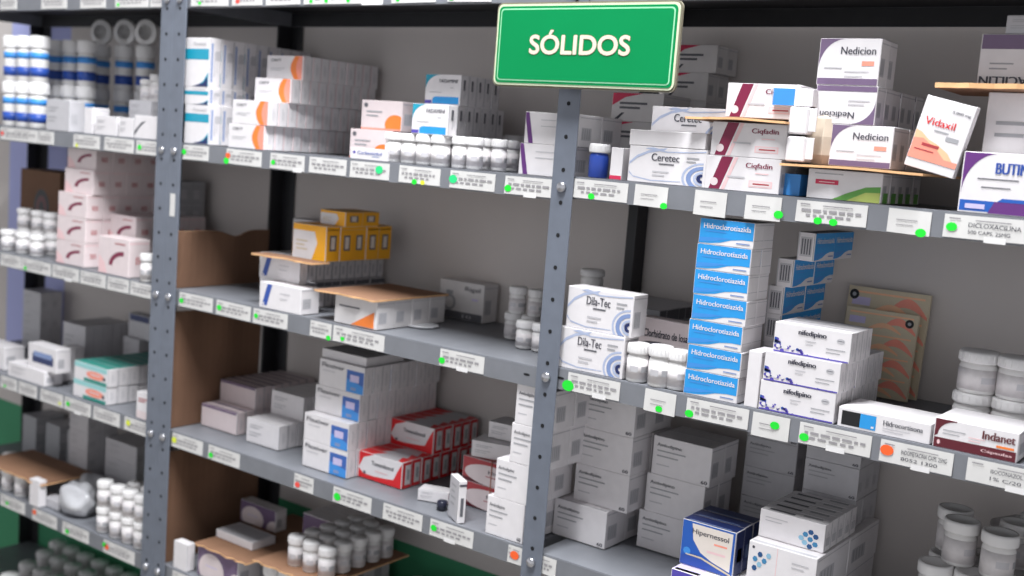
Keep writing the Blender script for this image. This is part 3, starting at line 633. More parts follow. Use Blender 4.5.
# torn open carton with a roll, and the blue ended carton on it
def torn():
    x = XatU(786, .0, zt); e = link('torn_open_carton', None, None, (x+.02, .02, zt)); tag(e, 'torn open white carton with flaps in front of the mauve cartons', 'box')
    b = MB(); n = 16; R = .036
    b.lathe([(0, 0), (R*.75, .0), (R*.95, .012), (R, .035), (R*.95, .058), (R*.7, .07), (0, .07)], 'cardboard_pale', 9, .014, .03, False); link('body', b.mesh('body'), e)
    for z0, z1 in ((.001, .033), (.036, .07)):
        f = MB(); f.box(-.022, .004, -.022, .02, z0, z1, pm('white'), .002); f.box(-.0, .014, -.019, -.0175, z0+.004, z1-.001, pm('white'), .0003); link('flap', f.mesh('flap'), e)
torn()
o = one('blueend', lambda c: (c.R('f', 0, 0, .55, 1, 'azure'), c.R('l', 0, 0, 1, 1, 'azure')), 'white carton with bright blue end lying on the torn open carton', 772, 812, None, .005, zt+.0715, .05, h=.022)
# leaning salmon printed carton
me = cmesh('vid', .06, .013, .086, A_vid)
vx, vz = XZ(931, 170, .0)
put(me, vx-.004, .008, vz-.002, 'tilted white carton with salmon waves leaning toward the purple-cornered carton', rx=0, ry=.22)
gb = one('but', A_but, 'large white carton with purple corner and royal blue lettering at right edge', 957, 1080, 151, .004, RA, .045)
gk = one('blanktall', A_text, 'tall blank white carton standing behind the purple-cornered carton', 974, 1075, 92, .055, RA, .09)
sheet(XatU(935, .02, gk['z']), XatU(1080, .02, gk['z']), .02, .14, gk['z'], 'thick brown cardboard flap near the upper right corner', th=.006, wave=.001)
gd = one('dic', A_dic, 'dim carton with mauve top band, upside down on the cardboard flap', 976, 1080, None, .07, gk['z']+.0078, .06, h=.062)
one('small', A_text, 'small grey carton on top of the upside-down mauve-banded carton', 1005, 1060, None, .075, gd['z']+.0005, .04, base='lgrey', h=.022)

# ================================================================== RIGHT UNIT, middle shelf
gl = G('ceretec2', A_ceretec, 'white carton with slate swirl', 'right of the middle post', 555, 621, None, .004, RB, .045, [(1, 0, 0), (1, .016, .004)], w=.112, h=.062, txt='Dila-Tec') if False else None
xr = XatU(621, .004, RB); me = cmesh('ceretec2', .112, .04, .062, A_ceretec) if False else None
def dila():
    k = Carton(.112, .04, .061, 'white'); k.txt = 'Dila-Tec'; A_ceretec(k); me = k.mesh('carton_swirl')
    put(me, xr-.056, .025, RB, 'white carton with slate swirl right of the middle post, lower of two')
    put(me, xr-.056+.008, .027, RB+.0613, 'white carton with slate swirl right of the middle post, upper of two')
dila()
bottle('pill', XatU(634, .012, RB), .018, RB, 'white pill bottle nearest the swirl-printed cartons on the middle shelf', scale=.98)
bottle('pill', XatU(657, .012, RB), .016, RB, 'white pill bottle in the middle of three left of blue cartons', scale=1.03)
bottle('pill', XatU(675, .018, RB), .022, RB, 'white pill bottle right beside the column of blue cartons', scale=.98)
bottle('dark', XatU(648, .06, RB), .065, RB, 'dark bottle behind the three white pill bottles on the middle shelf', scale=1.0)
one('monte', lambda c: (c.ends(), c.T('f', 'Clorhidrato de losartan', .1, .66, .8, .14, 'ink'), c.lines('f', .1, .5, .4, 1, .1, .05, 'grey')), 'pinkish white carton with one line of dark lettering behind the pill bottles', 634, 700, 316, .095, RB, .03, base='pinkish')
gz = G('amp', A_amp, 'dark-topped grey carton', 'behind swirl-printed cartons', 590, 655, 300, .135, RB, .02, [(7, 0, 0)], base='grey')
bottle('lightjar', XatU(591, .2, gz['z']), .2, gz['z'], 'small pale jar on the grey cartons against the rear wall', cat='jar', name='plastic_jar')
HH = .0345
G('hct', A_hct, 'bright blue carton with white wave', 'tall column', 683, 740, None, .004, RB, .032, [(2, 0, 0), (2, .001, 0), (2, -.001, 0), (2, .001, 0), (2, 0, 0), (2, 0, 0), (2, .001, 0)], h=HH, w=.08)
G('hct', A_hct, 'sideways dark blue carton', 'behind the bright column', 757, 772, None, .088, RB, .074, [(2, 0, 0), (2, .0, 0), (2, .0, 0), (2, 0, 0), (2, .01, 0), (2, .036, 0)], h=.0388, side=True, w=.024)
G('blankslim', A_plain, 'slim blank white carton', 'left of the violet-speckled ones', 743.5, 756.5, 350, .004, RB, .05, [(1, 0, 0)])
gf = G('nif', A_nif, 'white carton with violet speckles', 'right of blue column', 758, 833, 350, .006, RB, .0195, [(8, 0, 0), (8, .002, 0), (4, .01, .004)], nv=2)
one('hidro', A_hidro, 'long white carton with black and blue squares at its left end', 837, 929, 406, .004, RB, .075)
one('ind', A_ind, 'long white carton with dark maroon base band at right edge', 932, 1016, 417, .004, RB, .082)
BM_.clear() if False else None
def tubs():
    for i, (u, n_) in enumerate(((967, 'left'), (1006, 'right'))):
        x = XatU(u, .115, RB)
        bottle('wtub', x, .125, RB, f'{n_} lower white tub behind the dark maroon-banded carton', 'white tubs', 1.0, cat='tub', name='plastic_tub')
        bottle('wtub', x+.002, .124, RB+.0535, f'{n_} upper white tub stacked behind the dark maroon-banded carton', 'white tubs', 1.0, cat='tub', name='plastic_tub')
tubs()
def posters():
    for i, (u, dz, w_, lab, y) in enumerate(((853, .0, .12, 'rearmost flat sand-coloured pack with orange waves leaning on the wall', .262), (868, 0, .105, 'nearer flat sand-coloured pack with orange waves and hang hole', .235))):
        h_ = .152-.028*i; c = Carton(w_, .006, h_, 'sand'); A_poster(c); c.Eo('f', .07 if i == 0 else .9, .93 if i == 0 else .9, .06, .05, 'black', 6); c.Eo('f', .07 if i == 0 else .9, .93 if i == 0 else .9, .025, .02, 'grey', 7)
        put(c.mesh('carton_poster'), XatU(838, y, RB)+w_/2-.004, y, RB+.001, lab, cat='pack', name='flat_pack', rx=-.1)
posters()

# ================================================================== RIGHT UNIT, lower shelf
G('grid', A_grid, 'white tablet carton, grey lettering', 'left of middle post', 485, 545, None, .006, ZC, .055, [(2, 0, 0), (2, .012, 0), (2, .036, 0), (2, .04, 0)], h=.0618, w=.072)
G('grid', A_grid, 'white tablet carton, grey lettering', 'just right of middle post', 552, 604, None, .085, RC, .06, [(2, 0, 0), (2, .024, .016), (2, .024, .016), (2, .024, .016)], h=.0595, w=.098)
G('grid', A_grid, 'white tablet carton, grey lettering', 'left of navy cartons', 636, 682, None, .14, RC, .045, [(2, 0, 0), (2, .008, 0), (2, .014, 0)], h=.0605, w=.1)
gt = one('tamo', A_tamo, 'white and lilac carton lying under the navy cartons', 669, 745, 568, .004, RC, .13)
G('hiper', A_hiper, 'navy carton with cream panel', 'on lilac carton', 679, 732, 518, .03, gt['z']+.0005, .028, [(3, 0, 0)])
gh = G('hexb', A_hexb, 'large white carton with blue hexagons', 'lower right of navy cartons', 742, 809, 540, .02, RC, .12, [(2, 0, 0), (2, 0, 0)])
G('hex', A_hex, 'small white carton with blue hexagons', 'topmost', 758, 823, 508, .045, gh['z']+.0005, .024, [(5, 0, 0)])
def rcol(u0, u1, y, n, dsc, wh, t=.05):
    G('greycol', A_grid, dsc, wh, u0, u1, None, y, RC, t, [(1, 0, 0)]*n, h=.049, base='lgrey')
xq = XatU(735, .24, RC)
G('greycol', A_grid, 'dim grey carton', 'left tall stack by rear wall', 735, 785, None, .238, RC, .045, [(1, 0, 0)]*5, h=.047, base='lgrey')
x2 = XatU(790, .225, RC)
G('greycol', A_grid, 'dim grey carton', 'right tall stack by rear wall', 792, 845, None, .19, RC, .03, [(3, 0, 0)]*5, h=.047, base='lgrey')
# wide jars at the lower right corner
JH = .0583
JP = [(x, y, k, w) for k, tw in ((0, 'lowest tier'), (1, 'middle tier')) for y, rw in ((.1, 'front row'), (.148, 'second row'), (.196, 'third row')) for x, w in [(1.478+.0455*i, tw+', '+rw+', '+ORD[i]+' from left') for i in range(4)]]
JP += [(1.499, .118, 2, 'top tier, front left'), (1.549, .105, 2, 'top tier, front right'), (1.478, .165, 2, 'top tier, rear left'), (1.556, .168, 2, 'top tier, rear right'), (1.602, .13, 2, 'top tier, at frame edge')]
for x, y, k, wd in JP:
    bottle('jar', x, y, RC+k*JH, 'wide white jar with recessed lid, '+wd, 'wide white jars at the lower right', cat='jar', name='plastic_jar')
bottle('jar', 1.52, .21, RC+3*JH-.035, 'wide white jar lying tilted behind the top tier of jars', 'wide white jars at the lower right', cat='jar', name='plastic_jar', rot=(.2, 1.15, .3), scale=.95)

# ================================================================== MIDDLE UNIT, upper shelf
ga = G('teal', A_teal, 'white carton with teal band', 'bottom tier by grey posts', 184, 208, 104, .006, ZA, .028, [(9, 0, 0)])
gb_ = G('tealslim', A_teal, 'low white carton with teal stripe', 'middle tier by grey posts', 184, 208, None, .006, ga['z'], .028, [(9, 0, 0)], h=.033, w=ga['w'])
G('tealtop', A_teal, 'white carton with teal band', 'top tier by grey posts', 184, 208, None, .006, gb_['z'], .028, [(9, 0, 0)], h=.092, w=ga['w'])
G('orange', A_orange, 'white carton with orange swoosh', 'beside teal-banded ones', 228, 264, 123, .004, ZA, .0215, [(12, 0, 0), (12, .008, 0), (10, .014, .045), (9, .016, .07)], nv=1)
G('ocirc', A_ocirc, 'grey-white carton with orange disc', 'behind small carton', 349, 389, 99, .05, ZA, .05, [(4, 0, 0), (4, .016, .008)], base='pinkish')
one('cara', A_cara, 'small white carton with violet lettering at the shelf edge', 350, 387, 147, .004, ZA, .025)
BR('pillw', 'white pill bottle', 'supporting a teal-cornered carton', [(.024, [394, 410, 425, 440], 'front row'), (.064, [413, 428, 443, 457], 'second row')], ZA, 'pill bottles under the teal-cornered carton')
BR('pillsm', 'dim pill bottle', 'between teal and purple cartons', [(.03, [459, 474], 'front row'), (.075, [483, 498], 'second row'), (.13, [493, 510], 'third row')], ZA, 'dim pill bottles on the upper middle shelf')
one('fad', A_fad, 'bright white carton with teal corner standing on pill bottle caps', 411, 447, 103, .012, ZA+.049, .024)
G('fad', A_fad, 'dim teal-cornered carton', 'behind the bright one', 419, 454, 74, .09, ZA, .021, [(6, 0, 0), (6, 0, 0), (5, .003, 0)])
bottle('tub', XatU(489, .24, ZA), .24, ZA, 'pale jar against the wall, left of the purple-edged cartons', cat='jar', name='plastic_jar')
bottle('tub', XatU(513, .24, ZA), .24, ZA, 'pale jar against the wall, nearest the purple-edged cartons', cat='jar', name='plastic_jar')
gp = G('purp', A_purpedge, 'white carton with purple edge', 'left of the middle post', 518, 575, None, .012, ZA, .06, [(2, 0, 0), (2, .006, 0)], h=.047, w=.098)

# ================================================================== MIDDLE UNIT, middle shelf
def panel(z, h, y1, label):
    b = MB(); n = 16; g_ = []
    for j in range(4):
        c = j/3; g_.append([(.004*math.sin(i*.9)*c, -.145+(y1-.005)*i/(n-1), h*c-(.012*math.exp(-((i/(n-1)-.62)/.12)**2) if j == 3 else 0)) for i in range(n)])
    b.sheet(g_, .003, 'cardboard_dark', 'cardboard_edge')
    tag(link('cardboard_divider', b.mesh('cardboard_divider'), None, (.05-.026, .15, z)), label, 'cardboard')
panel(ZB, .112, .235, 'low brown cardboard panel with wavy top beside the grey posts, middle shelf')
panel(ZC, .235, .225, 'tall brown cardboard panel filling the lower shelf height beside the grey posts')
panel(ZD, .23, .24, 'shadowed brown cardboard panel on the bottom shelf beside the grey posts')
gl = one('bluebar', A_bluebar, 'white carton with slanting blue bar on the shelf edge below another', 259, 300, 281, .002, ZB, .045)
gm = G('amp', A_amp, 'grey dark-topped slim carton', 'lower row under yellow cartons', 259, 300, None, .05, ZB, .02, [(11, .0, 0)], h=gl['h'], w=gl['w'])
gu = one('bluebar', A_bluebar, 'dim white carton with slanting blue bar under a cardboard flap', 259, 300, None, .035, gl['z']+.0005, .02, h=gl['h']*.92, w=gl['w'])
gv = G('amp', A_amp, 'grey dark-topped slim carton', 'upper row under yellow cartons', 259, 300, None, .058, gl['z']+.0005, .02, [(11, .0, 0)], h=gl['h']*.92, w=gl['w'])
sheet(XatU(252, .01, gu['z']), XatU(313, .01, gu['z']), .006, .05, gu['z'], 'torn brown cardboard flap below the yellow cartons', wave=.001)
gy = G('yel', A_yel, 'yellow and white carton', 'on grey slim cartons', 292, 325, 222, .062, gv['z']+.0005, .034, [(5, 0, 0)])
G('yel2', A_yel, 'small yellow carton', 'topmost of the yellow stack', 320, 345, 209, .1, gy['z']+.0003, .045, [(2, 0, 0)])
G('amp2', A_amp, 'short grey slim carton', 'behind yellow cartons', 292, 325, None, .24, gv['z']+.0005, .019, [(2, 0.0, 0)], h=gy['h']*.8, w=gy['w'])
gr = G('orT', A_orT, 'greyish carton with orange triangle', 'under the brown cardboard lid', 334, 376, 294, .01, ZB, .044, [(4, 0, 0)], base='offwhite')
sheet(XatU(314, 0, gr['z']), gr['x0']+gr['w']+.004, -.004, .192, gr['z'], 'wide brown cardboard lid covering the orange-triangle cartons', wave=.0015)
one('rig', A_rig, 'grey-white carton with ring drawing and dark base band standing alone', 438, 482, 278, .24, ZB, .042, base='offwhite')
BR('pot', 'white pill bottle', 'left of the middle post', [(.112, [524, 540], 'front row'), (.166, [512, 529], 'rear row')], ZB, 'pill bottles on the middle shelf left of the post')
x_ = XatU(512, .166, ZB); x2_ = XatU(529, .166, ZB)
bottle('pot', x_+.006, .166, ZB+.0455, 'upper left white pill bottle stacked on others, left of middle post')
bottle('pot', x2_+.01, .166, ZB+.0455, 'upper right white pill bottle stacked on others, left of middle post')
b = MB(); b.lathe([(.0, 0), (.028, 0), (.03, .002), (.028, .003), (.024, .0015), (0, .0015)], 'bag_plastic', 28)
o = link('clear_disc', b.mesh('clear_disc'), None, (XatU(415, .1, ZB), .12, ZB)); tag(o, 'flat round clear disc lying on the empty part of the middle shelf', 'disc')

# ================================================================== MIDDLE UNIT, lower shelf
G('pinktop', A_pinktop, 'pinkish carton with mauve top', 'by tall cardboard panel', 201, 236, 403, .072, ZC, .0225, [(9, 0, 0), (7, 0, .045)], nv=1, base='pinkish')
G('whitelow', A_text, 'low white carton', 'beside the mauve-topped ones', 246, 278, 417, .063, ZC, .0235, [(9, 0, 0), (6, 0, .06)], nv=1)
gx = G('flex', A_flex, 'white carton with blue panel', 'left of red cartons', 302, 346, 412, .036, ZC, .0228, [(10, 0, 0), (10, 0, 0), (9, 0, .024), (9, .007, .024)], nv=2)
one('lidbox', A_plain, 'blank white carton on top of the blue-panelled cartons', 322, 366, None, .07, gx['z']+.0003, .1, h=.016)
G('red', A_red, 'red carton with white swoosh', 'beside blue-panelled ones', 358, 401, 450, .066, ZC, .025, [(8, 0, 0), (5, 0, .08)], nv=1)
put(cmesh('crump', .055, .03, .02, A_text), XatU(428, .05, ZC), .07, ZC, 'small white carton lying askew in front of the red cartons', rz=.35)
b = MB(); b.lathe([(0, 0), (.009, 0), (.009, .013), (.007, .015), (0, .015)], 'plastic_dark', 18)
o = link('bottle_cap', b.mesh('bottle_cap'), None, (XatU(438, .03, ZC), .04, ZC)); tag(o, 'small black cap lying between askew and upright white cartons', 'cap')
put(cmesh('upright', .044, .013, .07, lambda c: (c.lines('f', .2, .8, .5, 4, .15, .04, 'grey'), c.R('r', .3, .15, .7, .6, 'dgrey'), c.R('r', 0, .88, 1, .93, 'ink', 2), c.R('f', 0, .0, 1, 1, 'lgrey', 0))), XatU(453, .012, ZC), .02, ZC, 'upright narrow white carton turned edgeways at the shelf front', rz=-.55)
gq = G('pinkell', A_pinkell, 'dark red carton with pink oval', 'tied by rubber band', 460, 499, None, .09, ZC, .055, [(1, 0, 0), (1, 0, 0)], h=.042, w=.1)
b = MB(); xm = gq['x0']+.062; b.tube([(0, -.0012, -.0), (0, -.0012, .0855), (0, .0565, .0858), (0, .0565, 0.001)], .0011, 'rubber')
o = link('rubber_band', b.mesh('rubber_band'), None, (xm, .09, ZC+.0015)); tag(o, 'thin brown rubber band around two dark red cartons', 'rubber band')
put(cmesh('tilt', .075, .05, .028, A_text), gq['x0']+.045, .125, gq['z']+.001, 'white carton lying askew on the dark red cartons, lower one', rz=.25)
put(cmesh('tilt', .075, .05, .028, A_text), gq['x0']+.06, .15, gq['z']+.031, 'white carton lying askew above the dark red cartons, upper one', rz=.1)

# ================================================================== MIDDLE UNIT, bottom shelf
def dshelf():
    x0, z0 = XZ(194, 543, .012)
    gA = G('purpband', A_purpband, 'mauve carton with pale oval', 'under bottom cardboard tray', 197, 240, None, .016, ZD, .05, [(5, 0, 0)], h=z0-ZD-.0006, w=.12)
    sheet(gA['x0']-.005, gA['x0']+.15, .008, .27, gA['z'], 'flat brown cardboard lid over mauve cartons on the bottom shelf', wave=.001)
    zt2 = gA['z']+.0045
    one('trayw', lambda c: (c.ends(False), c.R('t', .06, .08, .94, .92, 'lgrey')), 'small shallow white carton lying on the bottom cardboard lid', 216, 252, None, .06, zt2, .06, h=.016)
    one('purpband2', A_purpband, 'pale carton with oval print standing rear on the bottom cardboard lid', 240, 275, None, .16, zt2, .03, h=.045)
    G('purpband', A_purpband, 'mauve carton with pale oval', 'rear of bottom shelf', 300, 340, None, .16, ZD, .05, [(2, 0, 0)], h=.13, w=.1)
    one('standw', A_plain, 'white carton standing at the bottom left corner by the grey posts', 173, 186, 540, .004, ZD, .02)
    gB = G('potrow', A_text, 'white carton', 'below the bottle tray, bottom shelf', 278, 310, None, .062, ZD, .05, [(4, 0, 0)], h=.0785, w=.1)
    BR('tall', 'white bottle', 'under the torn edge of the bottle tray', [(.028, [272, 287, 303], 'shelf front')], ZD, 'white bottles under the bottle tray')
    xs = gB['x0']-.01
    sheet(xs, xs+.18, .004, .24, gB['z'], 'narrow brown cardboard tray holding white bottles on the bottom shelf', wave=.001)
    zz = gB['z']+.0045
    k = 0
    for j, y in enumerate((.045, .085, .125, .165, .2)):
        for i in range(3):
            bottle('pill', xs+.072+.04*i, y, zz, f'white bottle, {ORD[j]} row, {ORD[i]} from left, on the bottom shelf tray', 'white bottles on the bottom shelf tray')
    for j, y in enumerate((.06, .11, .16, .21)):
        for i in range(4):
            bottle('pill', .52+.055*i, y, ZD, f'shadowed white bottle, {ORD[j]} row, {ORD[i]} from left, beyond the tray', 'shadowed bottles beyond the tray')
    for j, y in enumerate((.17, .225)):
        for i in range(4):
            if y > .1: bottle('tall', .52+.055*i, y+.0, ZD+.0565, f'shadowed upper bottle, {ORD[j]} row, {ORD[i]} from left, bottom shelf', 'shadowed upper bottles') if j == 1 and False else None
dshelf()
# wire basket under the middle post
def basket():
    x0, x1, y0, y1, h = .745, .895, .01, .25, .09
    e = link('wire_basket', None, None, ((x0+x1)/2, (y0+y1)/2, ZD)); tag(e, 'dark wire basket on the bottom shelf near the middle post', 'basket')
    W, L = (x1-x0)/2, (y1-y0)/2; b = MB()
    for z in (.002, h): b.tube([(-W, -L, z), (W, -L, z), (W, L, z), (-W, L, z), (-W, -L, z)], .002, 'wire', 6)
    link('rim', b.mesh('rim'), e); b = MB()
    for i in range(13):
        x = -W+2*W*i/12; b.tube([(x, -L, h), (x, -L, .002), (x, L, .002), (x, L, h)], .001, 'wire', 5)
    for i in range(17):
        y = -L+2*L*i/16; b.tube([(-W, y, h), (-W, y, .002), (W, y, .002), (W, y, h)], .001, 'wire', 5)
    link('mesh', b.mesh('mesh'), e)
basket()

# ================================================================== LEFT UNIT, upper shelf
def lrow(kind, desc, us, y, z, where, grp, scale=1, cat='bottle', name='pill_bottle'):
    for i, u in enumerate(us): bottle(kind, XatU(u, y, ZA if z > -.1 else z), y, z, f'{desc}, {ORD[i]} from left, {where}' if len(us) > 1 else desc+' '+where, grp, scale, cat=cat, name=name)
for tier in (0, 1):
    tw = ('lower tier', 'upper tier')[tier]; z = ZA+tier*.1003
    lrow('spray', 'tall white tub with blue bands, front row', [12, 25, 38], .024, z, tw, 'tall banded tubs', .97 if 0 else 1, 'tub', 'plastic_tub')
    lrow('spray', 'tall white tub with blue bands, second row', [55, 70, 85], .10, z, tw, 'tall banded tubs', 1, 'tub', 'plastic_tub')
    lrow('spray', 'tall white tub with blue bands, rear row', [99, 122, 143], .19, z, tw, 'tall banded tubs', 1, 'tub', 'plastic_tub')
for i, u in enumerate((99, 122, 143)):
    x = XatU(u, .19, ZA); b = MB(); b.lathe([(0, -.006), (.026, -.006), (.029, -.004), (.029, .004), (.026, .006), (0, .006)], 'plastic_cap', 26); b.lathe([(.018, .006), (.02, .0066), (.022, .006)], 'plastic_cap', 20)
    o = link('round_disc', b.mesh('round_disc'), None, (x, .19, ZA+.2006+.0292), (math.pi/2, 0, .3)); tag(o, f'pale round disc on edge on the rear tubs, {ORD[i]} from left', 'disc', 'round discs on the rear tubs')
one('greyb', A_text, 'grey carton with white side standing before the blue-banded tubs', 46, 69, 99, .0, ZA, .036, base='lgrey')
one('wslim', A_plain, 'slim white carton between the grey carton and low white cartons', 84, 92, 107, .006, ZA, .04)
one('wlow', A_text, 'low white carton, left of three at the upper left shelf edge', 95, 116, 115, .004, ZA, .015)
one('wlow', A_text, 'low white carton, middle of three at the upper left shelf edge', 119, 133, 117, .004, ZA, .02)
one('curve', A_curve, 'low white carton with dark curve beside the grey posts', 134, 156, 115, .004, ZA, .06)
gg = G('greyrow', A_text, 'grey carton', 'behind low white cartons, by the grey posts', 128, 150, None, .07, ZA, .05, [(2, 0, 0), (2, 0, 0)], h=.038, base='lgrey')
bottle('pot', gg['x0']+.02, .1, gg['z']+.0005, 'pale bottle on the grey cartons beside the grey posts, left one')
bottle('pill', gg['x0']+.055, .1, gg['z']+.0005, 'pale bottle on the grey cartons beside the grey posts, right one')

# ================================================================== LEFT UNIT, second shelf
G('mswoosh', A_maroonswoosh, 'pink-white carton with maroon crescent', 'tall left stack', 56, 84, 143, .012, ZB, .04, [(6, 0, 0), (6, .001, 0), (6, .003, 0), (5, .006, .012), (5, .008, .016)], base='pinkish')
one('mswoosh2', A_maroonswoosh, 'single maroon-crescent carton at the shelf edge beside the tall stack', 98, 128, 235, .004, ZB, .05, base='pinkish')
G('mswoosh3', A_maroonswoosh, 'dim maroon-crescent carton', 'right stack by grey posts', 106, 134, 213, .07, ZB, .045, [(4, 0, 0), (4, 0, 0)], base='pinkish')
bottle('pill', XatU(148, .014, ZB), .014, ZB, 'single white pill bottle at the shelf edge beside the grey posts')
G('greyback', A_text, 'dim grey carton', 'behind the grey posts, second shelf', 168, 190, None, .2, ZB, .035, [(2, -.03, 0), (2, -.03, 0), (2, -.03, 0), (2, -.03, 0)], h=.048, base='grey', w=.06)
BR('pot', 'white bottle', 'before the brown printed box', [(.03, [8, 23, 37], 'lower front row'), (.075, [24, 38, 52], 'lower rear row')], ZB, 'white bottles before the brown printed box', 1.05)
for i, u in enumerate((24, 38, 50)): bottle('pot', XatU(u, .075, ZB), .075, ZB+.048, f'white bottle, upper row, {ORD[i]} from left, before the brown printed box', 'white bottles before the brown printed box', 1.05)
def A_brown(c):
    for f in 'f':
        c.Eo(f, .55, .5, .2, .26, 'black'); c.Eo(f, .55, .5, .13, .17, 'brown', 2); c.Eo(f, .55, .5, .07, .1, 'black', 3); c.R(f, .35, .1, .75, .16, 'black')
def bb():
    c = Carton(.17, .09, .18, 'cardboard_dark'); A_brown(c); me = c.mesh('carton_brown')
    put(me, XatU(46, .12, ZB)-.09, .2, ZB, 'brown cardboard box with dark round print at the far left', name='cardboard_box', cat='cardboard box')
bb()

# ================================================================== LEFT UNIT, third shelf
G('tealbox', A_tealbox, 'white and teal carton with salmon oval', 'by shelf edge', 73, 106, 360, .012, ZC, .026, [(9, 0, 0), (9, .002, 0)])
one('pk', A_pkbox, 'small pinkish white carton beside the grey posts on third shelf', 136, 150, 391, .004, ZC, .03)
gwl = one('wl', A_text, 'low white carton lying under the navy-labelled carton', 8, 44, 361, .004, ZC, .045)
one('bluelab', A_bluelab, 'white carton with navy label panel on the low white carton', 28, 56, 342, .012, gwl['z']+.0005, .035)
one('wtall', A_text, 'white carton cut by the left frame edge on third shelf', -22, 4, 340, .02, ZC, .05)
G('gspine', A_text, 'grey-white upright carton', 'centre of third shelf', 62, 84, 321, .13, ZC, .024, [(5, 0, 0)], base='lgrey')
G('gspine2', A_text, 'grey carton', 'rear left of third shelf', 22, 42, None, .2, ZC, .03, [(2, 0, 0), (2, 0, 0), (2, 0, 0)], h=.05, w=.08, base='lgrey')
gsp = G('gspine3', A_text, 'grey slim carton', 'behind the teal cartons', 92, 112, None, .13, ZC, .02, [(7, 0, 0)], h=.055, w=.065, base='lgrey') if False else G('gspine3', A_text, 'grey slim carton', 'rear right of third shelf', 122, 142, None, .19, ZC, .02, [(4, 0, 0), (4, 0, 0)], h=.05, w=.06, base='lgrey')
put(cmesh('bluetop', .08, .025, .07, A_bluetop, 'lgrey'), gsp['x0']+.01, .235, gsp['z']+.001, 'tilted grey carton with navy top on the rear grey cartons', ry=.12) if False else one('bluetop', A_bluetop, 'grey carton with navy top standing on the rear grey cartons', 128, 150, None, .2, gsp['z']+.0005, .03, h=.055, base='lgrey')
G('midrow', A_text, 'white carton', 'between navy label and teal cartons', 50, 66, None, .055, ZC, .02, [(3, 0, 0)], h=.075, w=.04)

# ================================================================== LEFT UNIT, fourth shelf
BR('pill', 'white bottle', 'beside grey posts, fourth shelf', [(.022, [104, 117, 129, 141], 'lower tier front row'), (.062, [120, 134, 147], 'lower tier rear row')], ZD, 'white bottles beside the grey posts')
for i, u in enumerate((105, 118, 130, 142)): bottle('pill', XatU(u-1, .022, ZD), .022, ZD+.0566, f'white bottle, upper tier front row, {ORD[i]} from left, beside grey posts', 'white bottles beside the grey posts')
for i, u in enumerate((134, 147)): bottle('pill', XatU(u, .062, ZD), .062, ZD+.0566, f'white bottle, upper tier rear row, {ORD[i]} from left, beside grey posts', 'white bottles beside the grey posts')
zp = ZD+.052
BR('pot', 'white pot', 'under the far left cardboard tray', [(.022, [-4, 9, 22], 'front row'), (.09, [10, 26], 'second row')], ZD, 'white pots under the cardboard tray', 1.1)
sheet(XatU(-22, 0, zp), XatU(40, 0, zp), .0, .14, ZD+.0497, 'brown cardboard tray lying over white pots at the far left', wave=.001)
for q, (ua, wd) in enumerate(((22, 'left'), (45, 'centre'), (66, 'right'))):
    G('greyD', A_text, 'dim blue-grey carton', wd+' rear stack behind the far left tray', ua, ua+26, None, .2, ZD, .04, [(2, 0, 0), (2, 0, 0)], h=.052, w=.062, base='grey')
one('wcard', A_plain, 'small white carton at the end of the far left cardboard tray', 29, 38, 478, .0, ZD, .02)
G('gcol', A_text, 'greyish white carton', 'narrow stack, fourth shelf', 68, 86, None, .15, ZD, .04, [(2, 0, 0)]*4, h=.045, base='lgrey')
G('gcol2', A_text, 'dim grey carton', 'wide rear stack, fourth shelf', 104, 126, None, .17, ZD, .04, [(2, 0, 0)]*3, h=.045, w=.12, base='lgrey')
one('gfront', A_text, 'grey carton at shelf edge beside the crumpled bag', 40, 58, 495, .02, ZD, .03, base='lgrey')
gpp = None
for i in range(6):
    bottle('pillsm', -.86+.05*i, .255, ZD+.0545, f'dim white bottle standing at the rear of the far left tray, {ORD[i]} from left', 'dim bottles at the rear of the tray') if False else None
def bag(u, y, sx, sy, sz, label, seed):
    bm = bmesh.new(); bmesh.ops.create_icosphere(bm, subdivisions=4, radius=1); r_ = random.Random(seed)
    ph = [(Vector((r_.uniform(-1, 1), r_.uniform(-1, 1), r_.uniform(-1, 1)))*r_.uniform(3, 9), r_.uniform(0, 6)) for _ in range(14)]
    for v in bm.verts:
        d = sum(math.sin(v.co.dot(k)+p) for k, p in ph)*.035; c = v.co*(1+d); v.co = Vector((c.x*sx, c.y*sy, max(-.75, c.z)*sz))
    zmin = min(v.co.z for v in bm.verts)
    for v in bm.verts: v.co.z -= zmin
    me = bpy.data.meshes.new('bag'); bm.to_mesh(me); bm.free(); me.materials.append(MATS['bag_plastic']); 
    for p in me.polygons: p.use_smooth = True
    o = link('plastic_bag', me, None, (XatU(u, y, ZD), y, ZD+.0004)); tag(o, label, 'bag')
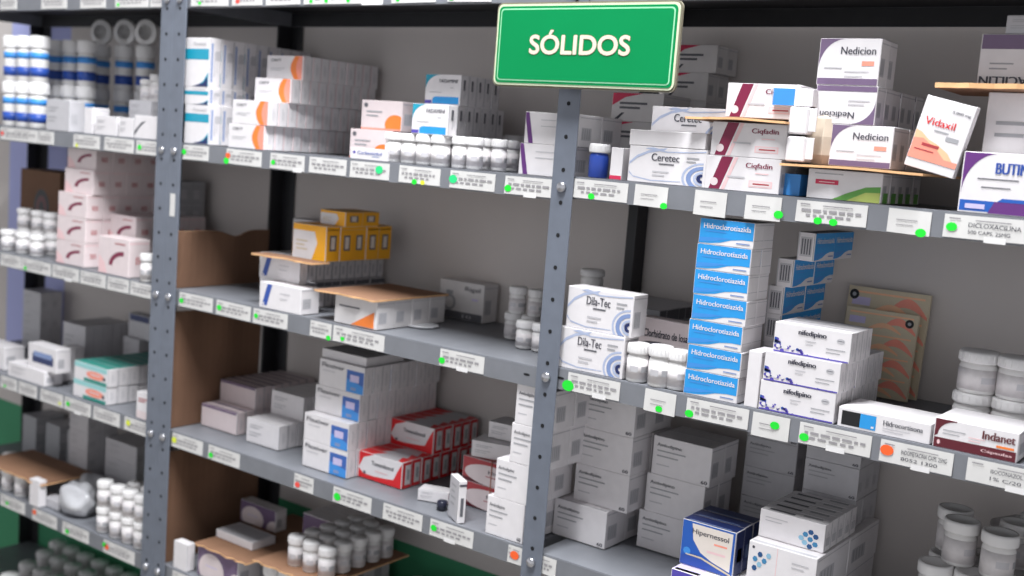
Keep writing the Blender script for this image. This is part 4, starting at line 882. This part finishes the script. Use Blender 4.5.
bag(78, .045, .05, .035, .04, 'crumpled translucent plastic bag at the fourth shelf edge, left of bottles', 4)
bag(92, .12, .045, .03, .035, 'crumpled pale plastic bag behind another bag on the fourth shelf', 9)

# ================================================================== LEFT UNIT, fifth shelf
for j, (y, x0) in enumerate(((.05, -.62), (.12, -.66), (.19, -.7), (.25, -.74))):
    for i in range(9):
        x = x0+.062*i
        bottle('tub', x, y, ZE, f'dim white tub on the fifth shelf at bottom left, {ORD[j]} row, {ORD[i]} from left', 'dim tubs on the fifth shelf', cat='tub', name='plastic_tub')

# ------------------------------------------------------------------ cartons past the 300 that show largest become one object
def merge_rest(keep):
    cs = [o for o in C.objects if o.name.startswith('medicine_carton')]
    bpy.context.view_layer.update(); b = MB(); rest = [o for i, o in enumerate(cs) if i not in keep]
    for o in rest:
        me = o.data; k = len(b.v); b.v += [tuple(o.matrix_world @ v.co) for v in me.vertices]
        ids = [b.m(m) for m in me.materials]
        for p in me.polygons: b.f.append(tuple(k+i for i in p.vertices)); b.mi.append(ids[p.material_index]); b.sm.append(False)
    for o in rest: bpy.data.objects.remove(o)
    o = link('carton_rows', b.mesh('carton_rows')); tag(o, 'remaining small glimpses of cartons deep in the rows behind the front ones', 'cartons'); o['kind'] = 'stuff'
KEEP = set(i for a, c in [[0,2],[4,4],[7,7],[9,9],[15,15],[17,21],[24,24],[27,27],[30,37],[42,58],[66,66],[68,68],[70,79],[84,84],[86,93],[101,102],[109,125],[127,127],[129,131],[133,140],[142,149],[151,153],[161,162],[164,167],[170,171],[179,180],[188,192],[197,205],[209,218],[221,228],[231,240],[244,244],[248,249],[256,267],[269,271],[283,283],[295,301],[304,310],[318,319],[325,327],[334,334],[340,340],[350,354],[360,375],[378,385],[387,398],[403,407],[412,416],[419,419],[421,421],[427,427],[433,436],[439,442],[444,446],[449,449],[454,454],[457,457],[463,468],[475,478],[484,493],[495,498],[503,503],[507,507],[509,509],[511,511],[513,513],[515,515],[517,517],[523,523],[526,526],[528,528],[530,530],[534,534],[536,536],[538,538]] for i in range(a, c+1))
merge_rest(KEEP)
